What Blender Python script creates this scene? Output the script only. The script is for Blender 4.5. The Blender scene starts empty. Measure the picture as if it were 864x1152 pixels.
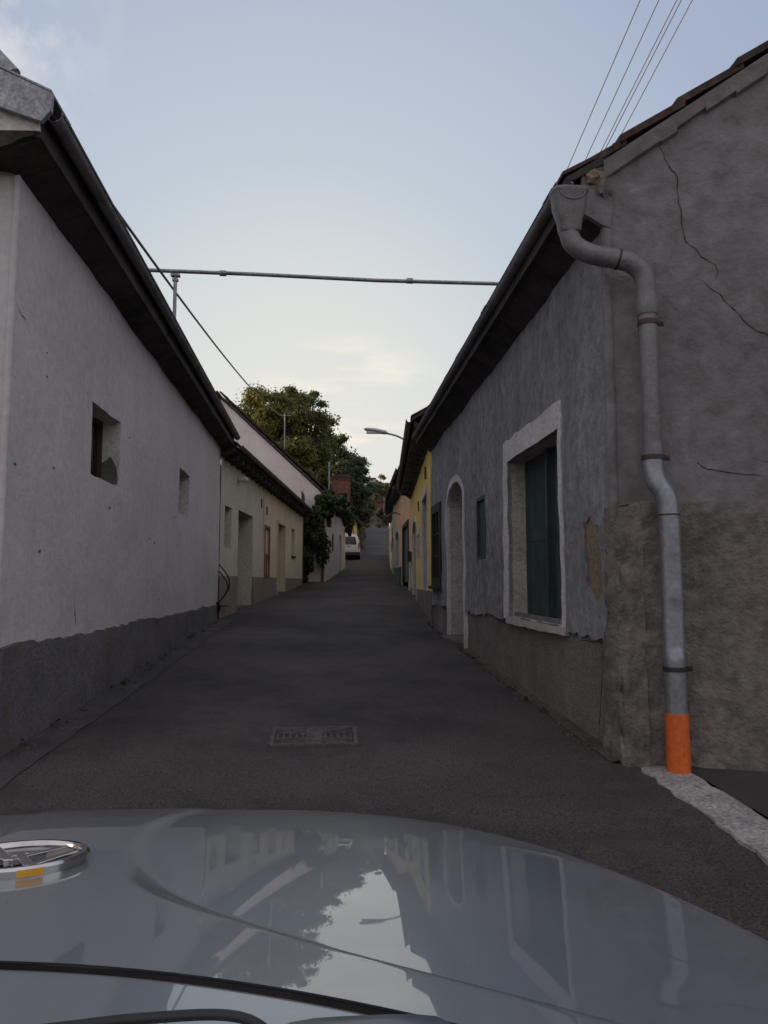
import bpy, bmesh, math, random
from mathutils import Vector, noise, geometry
R = math.radians
C = bpy.context.scene.collection
scene = bpy.context.scene

# ---------------------------------------------------------------- camera
CAM_H = 1.3
camd = bpy.data.cameras.new('camera'); cam = bpy.data.objects.new('camera', camd); C.objects.link(cam)
camd.sensor_fit = 'VERTICAL'; camd.sensor_height = 36; camd.sensor_width = 27; camd.lens = 26.0
camd.clip_start = 0.05; camd.clip_end = 5000
cam.location = (0, 0, CAM_H)
cam.rotation_euler = (R(90 + 5.42), 0, R(-4.24))
scene.camera = cam

# ---------------------------------------------------------------- world, sun, exposure
SKY_GAIN = 1.0
SUN_EL, SUN_AZ = 2.2, -84.0       # azimuth from +Y (street direction), negative = left
w = bpy.data.worlds.new('World'); scene.world = w; w.use_nodes = True
nt = w.node_tree; N = nt.nodes; L = nt.links; N.clear()
sky = N.new('ShaderNodeTexSky'); sky.sky_type = 'NISHITA'; sky.sun_disc = False
sky.sun_elevation = R(SUN_EL); sky.sun_rotation = R(SUN_AZ); sky.air_density = 1.0; sky.dust_density = 1.2; sky.ozone_density = 1.6
tc = N.new('ShaderNodeTexCoord'); sp = N.new('ShaderNodeSeparateXYZ'); L.new(tc.outputs['Generated'], sp.inputs[0])
# high thin cloud projected on a plane above
def vdot(vec):
    d = N.new('ShaderNodeVectorMath'); d.operation = 'DOT_PRODUCT'; v = Vector(vec).normalized(); d.inputs[1].default_value = v; L.new(tc.outputs['Generated'], d.inputs[0]); return d.outputs['Value']
def wramp(fac, stops):
    r = N.new('ShaderNodeValToRGB'); e = r.color_ramp.elements
    while len(e) < len(stops): e.new(0.5)
    for el, (p_, c_) in zip(e, stops): el.position = p_; el.color = (*c_, 1) if len(c_) == 3 else c_
    L.new(fac, r.inputs[0]); return r.outputs[0]
def wscale(c, k):
    g = N.new('ShaderNodeVectorMath'); g.operation = 'SCALE'; g.inputs['Scale'].default_value = k; L.new(c, g.inputs[0]); return g.outputs[0]
def wmix(f, a, b):
    x = N.new('ShaderNodeMixRGB'); L.new(a, x.inputs[1]); L.new(b, x.inputs[2])
    if isinstance(f, (int, float)): x.inputs[0].default_value = f
    else: L.new(f, x.inputs[0])
    return x.outputs[0]
def wmul(a, b):
    m_ = N.new('ShaderNodeMath'); m_.operation = 'MULTIPLY'; L.new(a, m_.inputs[0])
    if isinstance(b, (int, float)): m_.inputs[1].default_value = b
    else: L.new(b, m_.inputs[1])
    return m_.outputs[0]
# after sunset the air glows toward the west end of the lane and the unseen sky behind is raised to light the street
dusk = wscale(wramp(vdot((-0.03, 0.98, 0.16)), [(0.0, (0.36, 0.34, 0.365)), (0.35, (0.30, 0.295, 0.335)), (0.62, (0.170, 0.20, 0.287)), (0.80, (0.208, 0.242, 0.318)), (0.93, (0.29, 0.325, 0.365)), (1.0, (0.43, 0.425, 0.395))]), 12.5 * SKY_GAIN)
veiled = wmix(0.85, sky.outputs[0], dusk)
# thin evening clouds
mp = N.new('ShaderNodeMapping'); mp.inputs['Scale'].default_value = (2.6, 2.6, 11.0); L.new(tc.outputs['Generated'], mp.inputs[0])
nz = N.new('ShaderNodeTexNoise'); nz.inputs['Scale'].default_value = 2.2; nz.inputs['Detail'].default_value = 9; nz.inputs['Roughness'].default_value = 0.55; nz.inputs['Distortion'].default_value = 0.3
L.new(mp.outputs[0], nz.inputs['Vector'])
streaks = wramp(nz.outputs[0], [(0.45, (0, 0, 0)), (0.62, (1, 1, 1))])
low = wramp(vdot((0.03, 0.985, 0.16)), [(0.984, (0, 0, 0)), (0.997, (1, 1, 1))])
nz2 = N.new('ShaderNodeTexNoise'); nz2.inputs['Scale'].default_value = 9; nz2.inputs['Detail'].default_value = 9; nz2.inputs['Roughness'].default_value = 0.6; L.new(tc.outputs['Generated'], nz2.inputs['Vector'])
puff = wramp(nz2.outputs[0], [(0.42, (0, 0, 0)), (0.66, (1, 1, 1))])
high = wramp(vdot((-0.39, 0.71, 0.60)), [(0.985, (0, 0, 0)), (0.998, (1, 1, 1))])
c_low = N.new('ShaderNodeRGB'); c_low.outputs[0].default_value = (6.2 * SKY_GAIN, 5.6 * SKY_GAIN, 4.7 * SKY_GAIN, 1)
c_high = N.new('ShaderNodeRGB'); c_high.outputs[0].default_value = (5.6 * SKY_GAIN, 5.1 * SKY_GAIN, 5.0 * SKY_GAIN, 1)
s1 = wmix(wmul(wmul(streaks, low), 0.85), veiled, c_low.outputs[0])
mx = type('o', (), {})(); mx.outputs = [wmix(wmul(wmul(puff, high), 0.8), s1, c_high.outputs[0])]
bg = N.new('ShaderNodeBackground'); bg.inputs['Strength'].default_value = 0.08; L.new(mx.outputs[0], bg.inputs['Color'])
wo = N.new('ShaderNodeOutputWorld'); L.new(bg.outputs[0], wo.inputs['Surface'])
sund = bpy.data.lights.new('sun', 'SUN'); sund.energy = 2.0; sund.angle = R(0.6); sund.color = (1.0, 0.72, 0.42)
sun = bpy.data.objects.new('sun', sund); C.objects.link(sun)
sdir = Vector((math.sin(R(SUN_AZ)) * math.cos(R(SUN_EL)), math.cos(R(SUN_AZ)) * math.cos(R(SUN_EL)), math.sin(R(SUN_EL))))
sun.rotation_euler = sdir.to_track_quat('Z', 'Y').to_euler(); sun.location = (0, 0, 30)
vs = scene.view_settings; vs.view_transform = 'Standard'; vs.look = 'None'; vs.exposure = 1.1; vs.gamma = 1; vs.use_curve_mapping = False
scene.cycles.max_bounces = 6; scene.cycles.use_denoising = True

# ---------------------------------------------------------------- materials
def mat(name, col, rough=0.9, metal=0.0, **k):
    """procedural material: base colour broken up by two noises, streaks, and bump"""
    m = bpy.data.materials.new(name); m.use_nodes = True
    nt = m.node_tree; n = nt.nodes; l = nt.links
    b = n['Principled BSDF']; b.inputs['Roughness'].default_value = rough; b.inputs['Metallic'].default_value = metal
    tc = n.new('ShaderNodeTexCoord')
    def noise_(scale, detail=6, vec=None, stretch=None, rough_=0.6):
        t = n.new('ShaderNodeTexNoise'); t.inputs['Scale'].default_value = scale; t.inputs['Detail'].default_value = detail; t.inputs['Roughness'].default_value = rough_
        src = tc.outputs['Object']
        if stretch:
            mp = n.new('ShaderNodeMapping'); mp.inputs['Scale'].default_value = stretch; l.new(src, mp.inputs[0]); src = mp.outputs[0]
        l.new(src, t.inputs['Vector']); return t.outputs[0]
    def ramp(fac, a, b_, c0=(0, 0, 0, 1), c1=(1, 1, 1, 1)):
        r = n.new('ShaderNodeValToRGB'); e = r.color_ramp.elements; e[0].position = a; e[1].position = b_; e[0].color = c0; e[1].color = c1
        l.new(fac, r.inputs[0]); return r.outputs[0]
    def mix(fac, a, b_, mode='MIX'):
        x = n.new('ShaderNodeMixRGB'); x.blend_type = mode
        for i, v in ((0, fac), (1, a), (2, b_)):
            if isinstance(v, (int, float)): x.inputs[i].default_value = v
            elif isinstance(v, tuple): x.inputs[i].default_value = v if len(v) == 4 else (*v, 1)
            else: l.new(v, x.inputs[i])
        return x.outputs[0]
    var = k.get('var', 0.25)
    c = col
    lo = tuple(max(0, v * (1 - var)) for v in c); hi = tuple(min(1, v * (1 + var)) for v in c)
    out = mix(ramp(noise_(k.get('scale', 1.3)), 0.35, 0.65), lo, hi)
    fine = ramp(noise_(k.get('fine', 30), 4), 0.3, 0.7)
    out = mix(k.get('finemix', 0.25), out, fine, 'OVERLAY')
    if 'stain' in k:
        sc, colr, a, b_, amt = k['stain']
        f = ramp(noise_(sc, 8, rough_=0.7), a, b_)
        f2 = mix(1.0, f, (amt, amt, amt), 'MULTIPLY'); out = mix(f2, out, colr)
    if 'stain2' in k:
        sc, colr, a, b_, amt = k['stain2']
        f = ramp(noise_(sc, 8, rough_=0.7), a, b_)
        f2 = mix(1.0, f, (amt, amt, amt), 'MULTIPLY'); out = mix(f2, out, colr)
    if 'streak' in k:
        colr, a, b_, amt = k['streak']
        f = ramp(noise_(5, 6, stretch=(1.0, 1.0, 0.12)), a, b_)
        f2 = mix(1.0, f, (amt, amt, amt), 'MULTIPLY'); out = mix(f2, out, colr)
    l.new(out, b.inputs['Base Color'])
    if 'bump' in k:
        d, sc = k['bump']
        bp = n.new('ShaderNodeBump'); bp.inputs['Strength'].default_value = 1.0; bp.inputs['Distance'].default_value = d
        h = noise_(sc, 8, stretch=k.get('bstretch'), rough_=0.65)
        if 'bump2' in k:
            d2, sc2 = k['bump2']
            h2 = noise_(sc2, 4)
            mm = n.new('ShaderNodeMath'); mm.operation = 'MULTIPLY_ADD'; l.new(h2, mm.inputs[0]); mm.inputs[1].default_value = d2 / d; l.new(h, mm.inputs[2]); h = mm.outputs[0]
        l.new(h, bp.inputs['Height']); l.new(bp.outputs[0], b.inputs['Normal'])
    if 'coat' in k:
        b.inputs['Coat Weight'].default_value = k['coat'][0]; b.inputs['Coat Roughness'].default_value = k['coat'][1]; b.inputs['Coat IOR'].default_value = k['coat'][2]
    if 'roughvar' in k:
        a, b_ = k['roughvar']
        rr = ramp(noise_(4, 6), 0.3, 0.7, (a, a, a, 1), (b_, b_, b_, 1)); l.new(rr, b.inputs['Roughness'])
    return m

M = {}
M['white'] = mat('white_plaster', (0.54, 0.515, 0.52), var=0.06, scale=0.8, fine=14, finemix=0.10, stain=(1.1, (0.38, 0.35, 0.34), 0.52, 0.8, 0.5), stain2=(6, (0.22, 0.19, 0.17), 0.72, 0.76, 0.6), streak=((0.40, 0.36, 0.34), 0.55, 0.8, 0.5), bump=(0.02, 3.5), bump2=(0.003, 40))
M['white_reveal'] = mat('white_reveal', (0.55, 0.52, 0.50), var=0.1, stain=(5, (0.28, 0.25, 0.22), 0.6, 0.64, 0.6), bump=(0.01, 12))
M['dark_plinth'] = mat('dark_plinth', (0.13, 0.125, 0.14), var=0.25, stain=(1.6, (0.13, 0.095, 0.07), 0.5, 0.65, 0.6), stain2=(5, (0.05, 0.045, 0.045), 0.6, 0.7, 0.6), bump=(0.03, 7), bump2=(0.01, 50))
M['cream_green'] = mat('greenish_plaster', (0.54, 0.525, 0.43), var=0.07, streak=((0.30, 0.29, 0.22), 0.55, 0.8, 0.5), bump=(0.01, 8))
M['cream'] = mat('cream_plaster', (0.62, 0.56, 0.40), var=0.08, streak=((0.32, 0.28, 0.20), 0.55, 0.8, 0.5), bump=(0.01, 8))
M['brown_plinth'] = mat('brown_plinth', (0.24, 0.20, 0.165), var=0.15, stain=(2, (0.15, 0.12, 0.10), 0.5, 0.7, 0.7), bump=(0.015, 9))
M['pink_white'] = mat('pinkish_plaster', (0.70, 0.64, 0.62), var=0.06, streak=((0.42, 0.36, 0.34), 0.55, 0.8, 0.4), bump=(0.02, 3))
M['grey'] = mat('grey_plaster', (0.255, 0.257, 0.258), var=0.16, scale=1.1, fine=9, finemix=0.35, stain=(1.4, (0.28, 0.28, 0.30), 0.5, 0.75, 0.6), stain2=(9, (0.10, 0.10, 0.11), 0.62, 0.68, 0.7), streak=((0.12, 0.12, 0.13), 0.5, 0.7, 0.5), bump=(0.06, 11), bump2=(0.02, 34), bstretch=(1, 1, 0.38))
M['gable_grey'] = mat('mauve_grey_plaster', (0.175, 0.163, 0.166), var=0.16, scale=0.9, fine=8, finemix=0.25, stain=(1.2, (0.25, 0.225, 0.235), 0.5, 0.75, 0.6), stain2=(3.5, (0.11, 0.09, 0.085), 0.58, 0.7, 0.6), bump=(0.05, 2.2), bump2=(0.006, 20))
M['gable_base'] = mat('brown_rough_render', (0.165, 0.147, 0.135), var=0.22, scale=1.6, fine=12, finemix=0.35, stain=(2.2, (0.22, 0.185, 0.165), 0.5, 0.7, 0.6), stain2=(5, (0.09, 0.072, 0.065), 0.58, 0.7, 0.55), bump=(0.05, 4), bump2=(0.02, 30))
M['r_plinth'] = mat('grey_brown_plinth', (0.19, 0.165, 0.145), var=0.22, fine=60, finemix=0.4, stain=(2.0, (0.10, 0.09, 0.085), 0.5, 0.7, 0.6), bump=(0.025, 60), bump2=(0.05, 6))
M['patch'] = mat('bare_brown_patch', (0.25, 0.19, 0.13), var=0.25, fine=25, bump=(0.03, 20))
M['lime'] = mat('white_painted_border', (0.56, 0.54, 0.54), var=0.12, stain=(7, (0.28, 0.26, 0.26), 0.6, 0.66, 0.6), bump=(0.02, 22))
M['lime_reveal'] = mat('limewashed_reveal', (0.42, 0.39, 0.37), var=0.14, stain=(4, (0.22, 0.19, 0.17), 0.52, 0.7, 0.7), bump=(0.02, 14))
M['yellow'] = mat('yellow_plaster', (0.74, 0.54, 0.15), var=0.08, streak=((0.42, 0.28, 0.09), 0.55, 0.8, 0.5), bump=(0.012, 8))
M['salmon'] = mat('salmon_plaster', (0.74, 0.49, 0.29), var=0.08, bump=(0.012, 8))
M['palegreen'] = mat('pale_green_plaster', (0.52, 0.53, 0.40), var=0.08, bump=(0.012, 8))
M['paleyellow'] = mat('pale_yellow_plaster', (0.66, 0.62, 0.47), var=0.08, bump=(0.012, 8))
M['tile'] = mat('old_clay_tiles', (0.062, 0.038, 0.032), var=0.5, scale=3, fine=18, finemix=0.5, stain=(2, (0.06, 0.055, 0.045), 0.45, 0.65, 0.7), bump=(0.01, 30))
M['soffit'] = mat('dark_soffit_boards', (0.04, 0.034, 0.032), var=0.5, scale=3, stain=(4, (0.10, 0.075, 0.05), 0.55, 0.7, 0.6), bump=(0.02, 14))
M['zinc'] = mat('weathered_zinc', (0.30, 0.31, 0.335), rough=0.5, metal=0.55, var=0.2, scale=5, fine=40, finemix=0.35, stain=(9, (0.17, 0.16, 0.16), 0.5, 0.7, 0.7), bump=(0.004, 30))
M['zinc_dark'] = mat('dull_dark_zinc', (0.19, 0.185, 0.19), rough=0.55, metal=0.35, var=0.2, scale=3, fine=60, finemix=0.12, stain=(4, (0.085, 0.065, 0.055), 0.5, 0.7, 0.7), streak=((0.24, 0.23, 0.235), 0.5, 0.65, 0.6), bump=(0.006, 40))
M['zinc_light'] = mat('light_zinc', (0.255, 0.27, 0.30), rough=0.42, metal=0.6, var=0.12, scale=6, fine=40, finemix=0.2, stain=(6, (0.22, 0.22, 0.23), 0.5, 0.7, 0.6), bump=(0.004, 12))
M['orange'] = mat('orange_plastic', (0.62, 0.12, 0.018), rough=0.5, var=0.06, bump=(0.002, 40), stain=(5, (0.45, 0.09, 0.02), 0.55, 0.75, 0.5))
M['dkmetal'] = mat('rusty_dark_metal', (0.06, 0.045, 0.04), rough=0.6, metal=0.5, var=0.4)
M['black'] = mat('black_plastic', (0.012, 0.012, 0.014), rough=0.45, var=0.1)
M['dark'] = mat('dark_interior', (0.012, 0.012, 0.013), rough=0.7)
M['glass'] = mat('dark_window_glass', (0.015, 0.016, 0.018), rough=0.08, var=0.1)
M['green'] = mat('dark_green_paint', (0.022, 0.042, 0.036), rough=0.55, var=0.3, scale=4, finemix=0.3, streak=((0.035, 0.06, 0.05), 0.5, 0.7, 0.6), bump=(0.003, 25))
M['greygreen'] = mat('grey_green_paint', (0.10, 0.125, 0.11), rough=0.6, var=0.15)
M['greydoor'] = mat('light_grey_door', (0.25, 0.245, 0.225), rough=0.7, var=0.12, streak=((0.16, 0.15, 0.14), 0.5, 0.7, 0.5), bump=(0.004, 12))
M['browndoor'] = mat('brown_wood_door', (0.06, 0.035, 0.022), rough=0.6, var=0.3)
M['rustwood'] = mat('reddish_frame_wood', (0.20, 0.085, 0.045), rough=0.7, var=0.3, fine=30)
M['creamwood'] = mat('cream_painted_wood', (0.55, 0.47, 0.36), rough=0.6, var=0.1)
M['brick'] = mat('red_brick', (0.17, 0.07, 0.048), var=0.3, scale=6)
M['asphalt'] = mat('asphalt', (0.074, 0.066, 0.063), rough=0.8, var=0.18, scale=0.6, fine=90, finemix=0.8, stain=(0.5, (0.036, 0.033, 0.033), 0.46, 0.6, 0.85), stain2=(2.4, (0.085, 0.075, 0.066), 0.55, 0.72, 0.8), bump=(0.006, 160), bump2=(0.03, 1.5))
M['asphalt'].node_tree.nodes['Principled BSDF'].inputs['Specular IOR Level'].default_value = 0.2
M['asphalt2'] = mat('fresh_dark_asphalt', (0.048, 0.044, 0.043), rough=0.85, var=0.2, scale=2, fine=120, finemix=0.5, bump=(0.01, 120))
M['asphalt3'] = mat('old_trench_asphalt', (0.056, 0.050, 0.048), rough=0.85, var=0.2, scale=2, fine=90, finemix=0.7, bump=(0.01, 120))
M['concrete'] = mat('grey_concrete', (0.12, 0.108, 0.102), var=0.25, scale=2, fine=50, finemix=0.4, stain=(3, (0.05, 0.045, 0.04), 0.5, 0.65, 0.7), bump=(0.015, 40))
M['gutterc'] = mat('worn_gutter_concrete', (0.060, 0.054, 0.052), var=0.3, scale=2, fine=60, finemix=0.5, stain=(3, (0.035, 0.032, 0.03), 0.5, 0.65, 0.7), bump=(0.015, 40))
M['kerb'] = mat('whitewashed_kerb', (0.30, 0.285, 0.272), var=0.2, scale=5, fine=50, finemix=0.5, stain=(9, (0.13, 0.11, 0.10), 0.56, 0.66, 0.7), bump=(0.006, 40))
M['iron'] = mat('cast_iron', (0.085, 0.072, 0.066), rough=0.85, metal=0.0, var=0.3, scale=20, bump=(0.002, 90))
M['earth'] = mat('dry_earth_and_grass', (0.10, 0.085, 0.05), var=0.35, scale=1.5, fine=20, finemix=0.5, stain=(0.7, (0.06, 0.075, 0.03), 0.45, 0.6, 0.8), bump=(0.08, 6))
M['dirt'] = mat('dirt', (0.075, 0.06, 0.045), var=0.4, scale=9, bump=(0.02, 30))
def leafmat(name, col, col2):
    m = bpy.data.materials.new(name); m.use_nodes = True; nt = m.node_tree; n = nt.nodes; l = nt.links; b = n['Principled BSDF']
    g = n.new('ShaderNodeNewGeometry'); r = n.new('ShaderNodeValToRGB'); r.color_ramp.elements[0].color = (*col, 1); r.color_ramp.elements[1].color = (*col2, 1)
    l.new(g.outputs['Random Per Island'], r.inputs[0]); l.new(r.outputs[0], b.inputs['Base Color']); b.inputs['Roughness'].default_value = 0.55
    t = n.new('ShaderNodeBsdfTranslucent'); l.new(r.outputs[0], t.inputs[0]); mx = n.new('ShaderNodeMixShader'); mx.inputs[0].default_value = 0.35
    l.new(b.outputs[0], mx.inputs[1]); l.new(t.outputs[0], mx.inputs[2]); l.new(mx.outputs[0], n['Material Output'].inputs[0]); return m
M['leaf'] = leafmat('walnut_leaves', (0.05, 0.075, 0.02), (0.15, 0.17, 0.04))
M['leafsunlit'] = leafmat('sun_gilded_leaves', (0.055, 0.085, 0.018), (0.21, 0.20, 0.04))  # gold of the evening sun put into the leaf colour
M['leafdark'] = leafmat('dark_leaves', (0.03, 0.05, 0.02), (0.09, 0.12, 0.04))
M['vineleaf'] = leafmat('vine_leaves', (0.025, 0.05, 0.015), (0.09, 0.12, 0.035))
M['weed'] = leafmat('weed_leaves', (0.04, 0.06, 0.02), (0.12, 0.11, 0.05))
M['bark'] = mat('bark', (0.08, 0.06, 0.045), var=0.3, scale=6, bump=(0.02, 20))
M['carpaint'] = mat('silver_blue_paint', (0.235, 0.265, 0.30), rough=0.38, metal=0.55, var=0.05, scale=3, fine=700, finemix=0.12, stain=(160, (0.30, 0.29, 0.27), 0.66, 0.72, 0.35), coat=(1.0, 0.018, 1.8))
M['cowl'] = mat('cowl_plastic', (0.10, 0.12, 0.145), rough=0.35, var=0.1)
M['chrome'] = mat('chrome', (0.62, 0.60, 0.58), rough=0.12, metal=1.0, var=0.05)
M['amber'] = mat('amber_strip', (0.75, 0.36, 0.03), rough=0.35, var=0.1)  # amber tone for a short strip on the emblem rim
M['vanwhite'] = mat('white_van_paint', (0.62, 0.64, 0.68), rough=0.3, var=0.03, coat=(0.6, 0.05, 1.5))
M['red'] = mat('red_lamp_plastic', (0.30, 0.015, 0.01), rough=0.25, var=0.1)
M['plate'] = mat('white_plate', (0.65, 0.65, 0.65), rough=0.4, var=0.02)
M['lampgrey'] = mat('light_grey_lamp_housing', (0.45, 0.46, 0.47), rough=0.4, metal=0.2, var=0.05)
M['lampglass'] = mat('frosted_lamp_glass', (0.55, 0.55, 0.52), rough=0.2, var=0.05)
M['rubber'] = mat('rubber', (0.010, 0.010, 0.011), rough=0.9); M['rubber'].node_tree.nodes['Principled BSDF'].inputs['Specular IOR Level'].default_value = 0.08
M['wire'] = mat('wire', (0.10, 0.10, 0.11), rough=0.5, var=0.1)
M['crack'] = mat('crack_shadow_gap', (0.02, 0.017, 0.017), rough=1.0)

# ---------------------------------------------------------------- mesh helpers
rnd = random.Random(7)
class MB:
    def __init__(s): s.v = []; s.f = []
    def quad(s, *p):
        i = len(s.v); s.v += [Vector(q) for q in p]; s.f.append(tuple(range(i, i + len(p)))); return s
    def hexa(s, p):                                   # 8 corners: 4 bottom, 4 top
        i = len(s.v); s.v += [Vector(q) for q in p]
        for f in ((3, 2, 1, 0), (4, 5, 6, 7), (0, 1, 5, 4), (1, 2, 6, 5), (2, 3, 7, 6), (3, 0, 4, 7)): s.f.append(tuple(i + k for k in f))
        return s
    def box(s, c, d, rz=0, rx=0):
        hx, hy, hz = d[0] / 2, d[1] / 2, d[2] / 2; cz, sz = math.cos(rz), math.sin(rz); ps = []
        for z in (-hz, hz):
            for x, y in ((-hx, -hy), (hx, -hy), (hx, hy), (-hx, hy)):
                y2 = y * math.cos(rx) - z * math.sin(rx); z2 = y * math.sin(rx) + z * math.cos(rx)
                ps.append((c[0] + x * cz - y2 * sz, c[1] + x * sz + y2 * cz, c[2] + z2))
        return s.hexa(ps)
    def tube(s, pts, r, n=12, caps=True):
        pts = [Vector(p) for p in pts]; rs = r if isinstance(r, (list, tuple)) else [r] * len(pts)
        base = len(s.v); up = None
        for i, p in enumerate(pts):
            t = (pts[min(i + 1, len(pts) - 1)] - pts[max(i - 1, 0)]).normalized()
            if up is None: up = Vector((0, 0, 1)) if abs(t.z) < 0.9 else Vector((1, 0, 0))
            a = t.cross(up).normalized(); b = a.cross(t).normalized(); up = b
            for k in range(n):
                q = 2 * math.pi * k / n; s.v.append(p + (a * math.cos(q) + b * math.sin(q)) * rs[i])
        for i in range(len(pts) - 1):
            for k in range(n):
                s.f.append((base + i * n + k, base + i * n + (k + 1) % n, base + (i + 1) * n + (k + 1) % n, base + (i + 1) * n + k))
        if caps:
            s.f.append(tuple(base + k for k in range(n))[::-1]); s.f.append(tuple(base + (len(pts) - 1) * n + k for k in range(n)))
        return s
    def prism(s, poly, axis_a, axis_b, org, ext):     # polygon (a,b) in plane, extruded by vector ext
        A, B, O, E_ = Vector(axis_a), Vector(axis_b), Vector(org), Vector(ext); n = len(poly); i = len(s.v)
        s.v += [O + A * a + B * b for a, b in poly] + [O + A * a + B * b + E_ for a, b in poly]
        s.f.append(tuple(range(i, i + n))); s.f.append(tuple(range(i + 2 * n - 1, i + n - 1, -1)))
        for k in range(n): s.f.append((i + k, i + (k + 1) % n, i + n + (k + 1) % n, i + n + k))
        return s
    def build(s, name, m, parent=None, smooth=False, bevel=0):
        me = bpy.data.meshes.new(name); off = parent_off(parent)
        me.from_pydata([v - off for v in s.v], [], s.f); me.materials.append(M[m] if isinstance(m, str) else m)
        o = bpy.data.objects.new(name, me); C.objects.link(o)
        if parent is not None: o.parent = parent
        bm = bmesh.new(); bm.from_mesh(me); bmesh.ops.recalc_face_normals(bm, faces=bm.faces) if not smooth == 'keep' else None; bm.to_mesh(me); bm.free()
        if smooth:
            for p in me.polygons: p.use_smooth = True
            try: me.set_sharp_from_angle(angle=R(42))
            except Exception: pass
        if bevel:
            b = o.modifiers.new('bevel', 'BEVEL'); b.width = bevel; b.segments = 2; b.limit_method = 'ANGLE'
        return o
def parent_off(p):
    v = Vector((0, 0, 0))
    while p is not None: v += p.location; p = p.parent
    return v
def tag(o, label=None, cat=None, group=None, kind=None):
    if label: o['label'] = label
    if cat: o['category'] = cat
    if group: o['group'] = group
    if kind: o['kind'] = kind
    return o
def thing(name, label, cat, loc, group=None):
    o = bpy.data.objects.new(name, None); o.empty_display_size = 0.3; C.objects.link(o); o.location = loc
    return tag(o, label, cat, group)

class Wall:
    """vertical wall plane; u runs from P0 to P1, off points to the street side"""
    def __init__(s, P0, P1, side):
        s.P0 = Vector((P0[0], P0[1], 0)); d = Vector((P1[0], P1[1], 0)) - s.P0; s.len = d.length; s.d = d.normalized()
        s.n = Vector((s.d.y, -s.d.x, 0)) * side        # side +1: normal to the right of travel
    def p(s, u, z, off=0): return s.P0 + s.d * u + s.n * off + Vector((0, 0, z))
    def panel(s, outline, holes=(), off=0.0, grid=0.15, amp=0.01, freq=1.5, seed=0, rev=0.0, jag=0.0):
        mb = MB(); verts = []; edges = []
        def loop(poly):
            k = len(verts); n = 0
            for i, a in enumerate(poly):
                b = poly[(i + 1) % len(poly)]; m = max(1, int(math.hypot(b[0] - a[0], b[1] - a[1]) / grid))
                for j in range(m):
                    t = j / m; verts.append(Vector((a[0] + (b[0] - a[0]) * t, a[1] + (b[1] - a[1]) * t))); n += 1
            edges.extend((k + i, k + (i + 1) % n) for i in range(n)); return list(range(k, k + n))
        ol = loop(outline); hl = [loop(h) for h in holes]
        u0 = min(a for a, b in outline); u1 = max(a for a, b in outline); z0 = min(b for a, b in outline); z1 = max(b for a, b in outline)
        def inside(pt, poly):
            c = False; n = len(poly); x, y = pt
            for i in range(n):
                x1, y1 = poly[i]; x2, y2 = poly[i - 1]
                if (y1 > y) != (y2 > y) and x < (x2 - x1) * (y - y1) / (y2 - y1) + x1: c = not c
            return c
        r = random.Random(seed)
        nu = int((u1 - u0) / grid); nz_ = int((z1 - z0) / grid)
        for i in range(1, nu):
            for j in range(1, nz_):
                pt = (u0 + i * grid + r.uniform(-.2, .2) * grid, z0 + j * grid + r.uniform(-.2, .2) * grid)
                if inside(pt, outline) and not any(inside(pt, h) for h in holes): verts.append(Vector(pt))
        vo, eo, fo, _, _, _ = geometry.delaunay_2d_cdt(verts, edges, [], 0, 1e-5)
        ou = outline
        def disp(u, z):
            return off + amp * (noise.noise(Vector((u * freq + seed * 7.1, z * freq, seed))) + 0.5 * noise.noise(Vector((u * freq * 3.1, z * freq * 3.1, seed + 9))))
        mb.v = [s.p(v.x, v.y, disp(v.x, v.y)) for v in vo]
        for f in fo:
            c = sum((vo[i] for i in f), Vector((0, 0))) / len(f)
            if inside(c, outline) and not any(inside(c, h) for h in holes): mb.f.append(tuple(f))
        s.disp = disp
        return mb
    def reveal(s, poly, depth, front=None, mb=None, n_per=1):
        mb = mb or MB(); f = front or (lambda u, z: 0)
        for i in range(len(poly)):
            a, b = poly[i], poly[(i + 1) % len(poly)]
            m = max(1, int(math.hypot(b[0] - a[0], b[1] - a[1]) / 0.15))
            for j in range(m):
                q = [(a[0] + (b[0] - a[0]) * t, a[1] + (b[1] - a[1]) * t) for t in (j / m, (j + 1) / m)]
                mb.quad(s.p(*q[0], f(*q[0])), s.p(*q[1], f(*q[1])), s.p(*q[1], -depth), s.p(*q[0], -depth))
        return mb
    def slab(s, poly, o0, o1, mb=None):                # polygon extruded between offsets
        mb = mb or MB(); n = len(poly); i = len(mb.v)
        mb.v += [s.p(a, b, o0) for a, b in poly] + [s.p(a, b, o1) for a, b in poly]
        mb.f.append(tuple(range(i, i + n))); mb.f.append(tuple(range(i + 2 * n - 1, i + n - 1, -1)))
        for k in range(n): mb.f.append((i + k, i + (k + 1) % n, i + n + (k + 1) % n, i + n + k))
        return mb
    def rect(s, u0, u1, z0, z1, o0, o1, mb=None): return s.slab([(u0, z0), (u1, z0), (u1, z1), (u0, z1)], o0, o1, mb)
    def band(s, outer, inner, o0, o1, mb=None):        # frame between two loops of equal length
        mb = mb or MB(); n = len(outer)
        for k in range(n):
            a, b, c, d = outer[k], outer[(k + 1) % n], inner[(k + 1) % n], inner[k]
            mb.hexa([s.p(*a, o0), s.p(*b, o0), s.p(*c, o0), s.p(*d, o0), s.p(*a, o1), s.p(*b, o1), s.p(*c, o1), s.p(*d, o1)])
        return mb
def rectp(u0, u1, z0, z1): return [(u0, z0), (u1, z0), (u1, z1), (u0, z1)]
def archp(u0, u1, z0, zs, zt, n=10):
    c = (u0 + u1) / 2; r = (u1 - u0) / 2
    return [(u0, z0), (u1, z0)] + [(c + r * math.cos(math.pi * k / n), zs + (zt - zs) * math.sin(math.pi * k / n)) for k in range(n + 1)]
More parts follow.
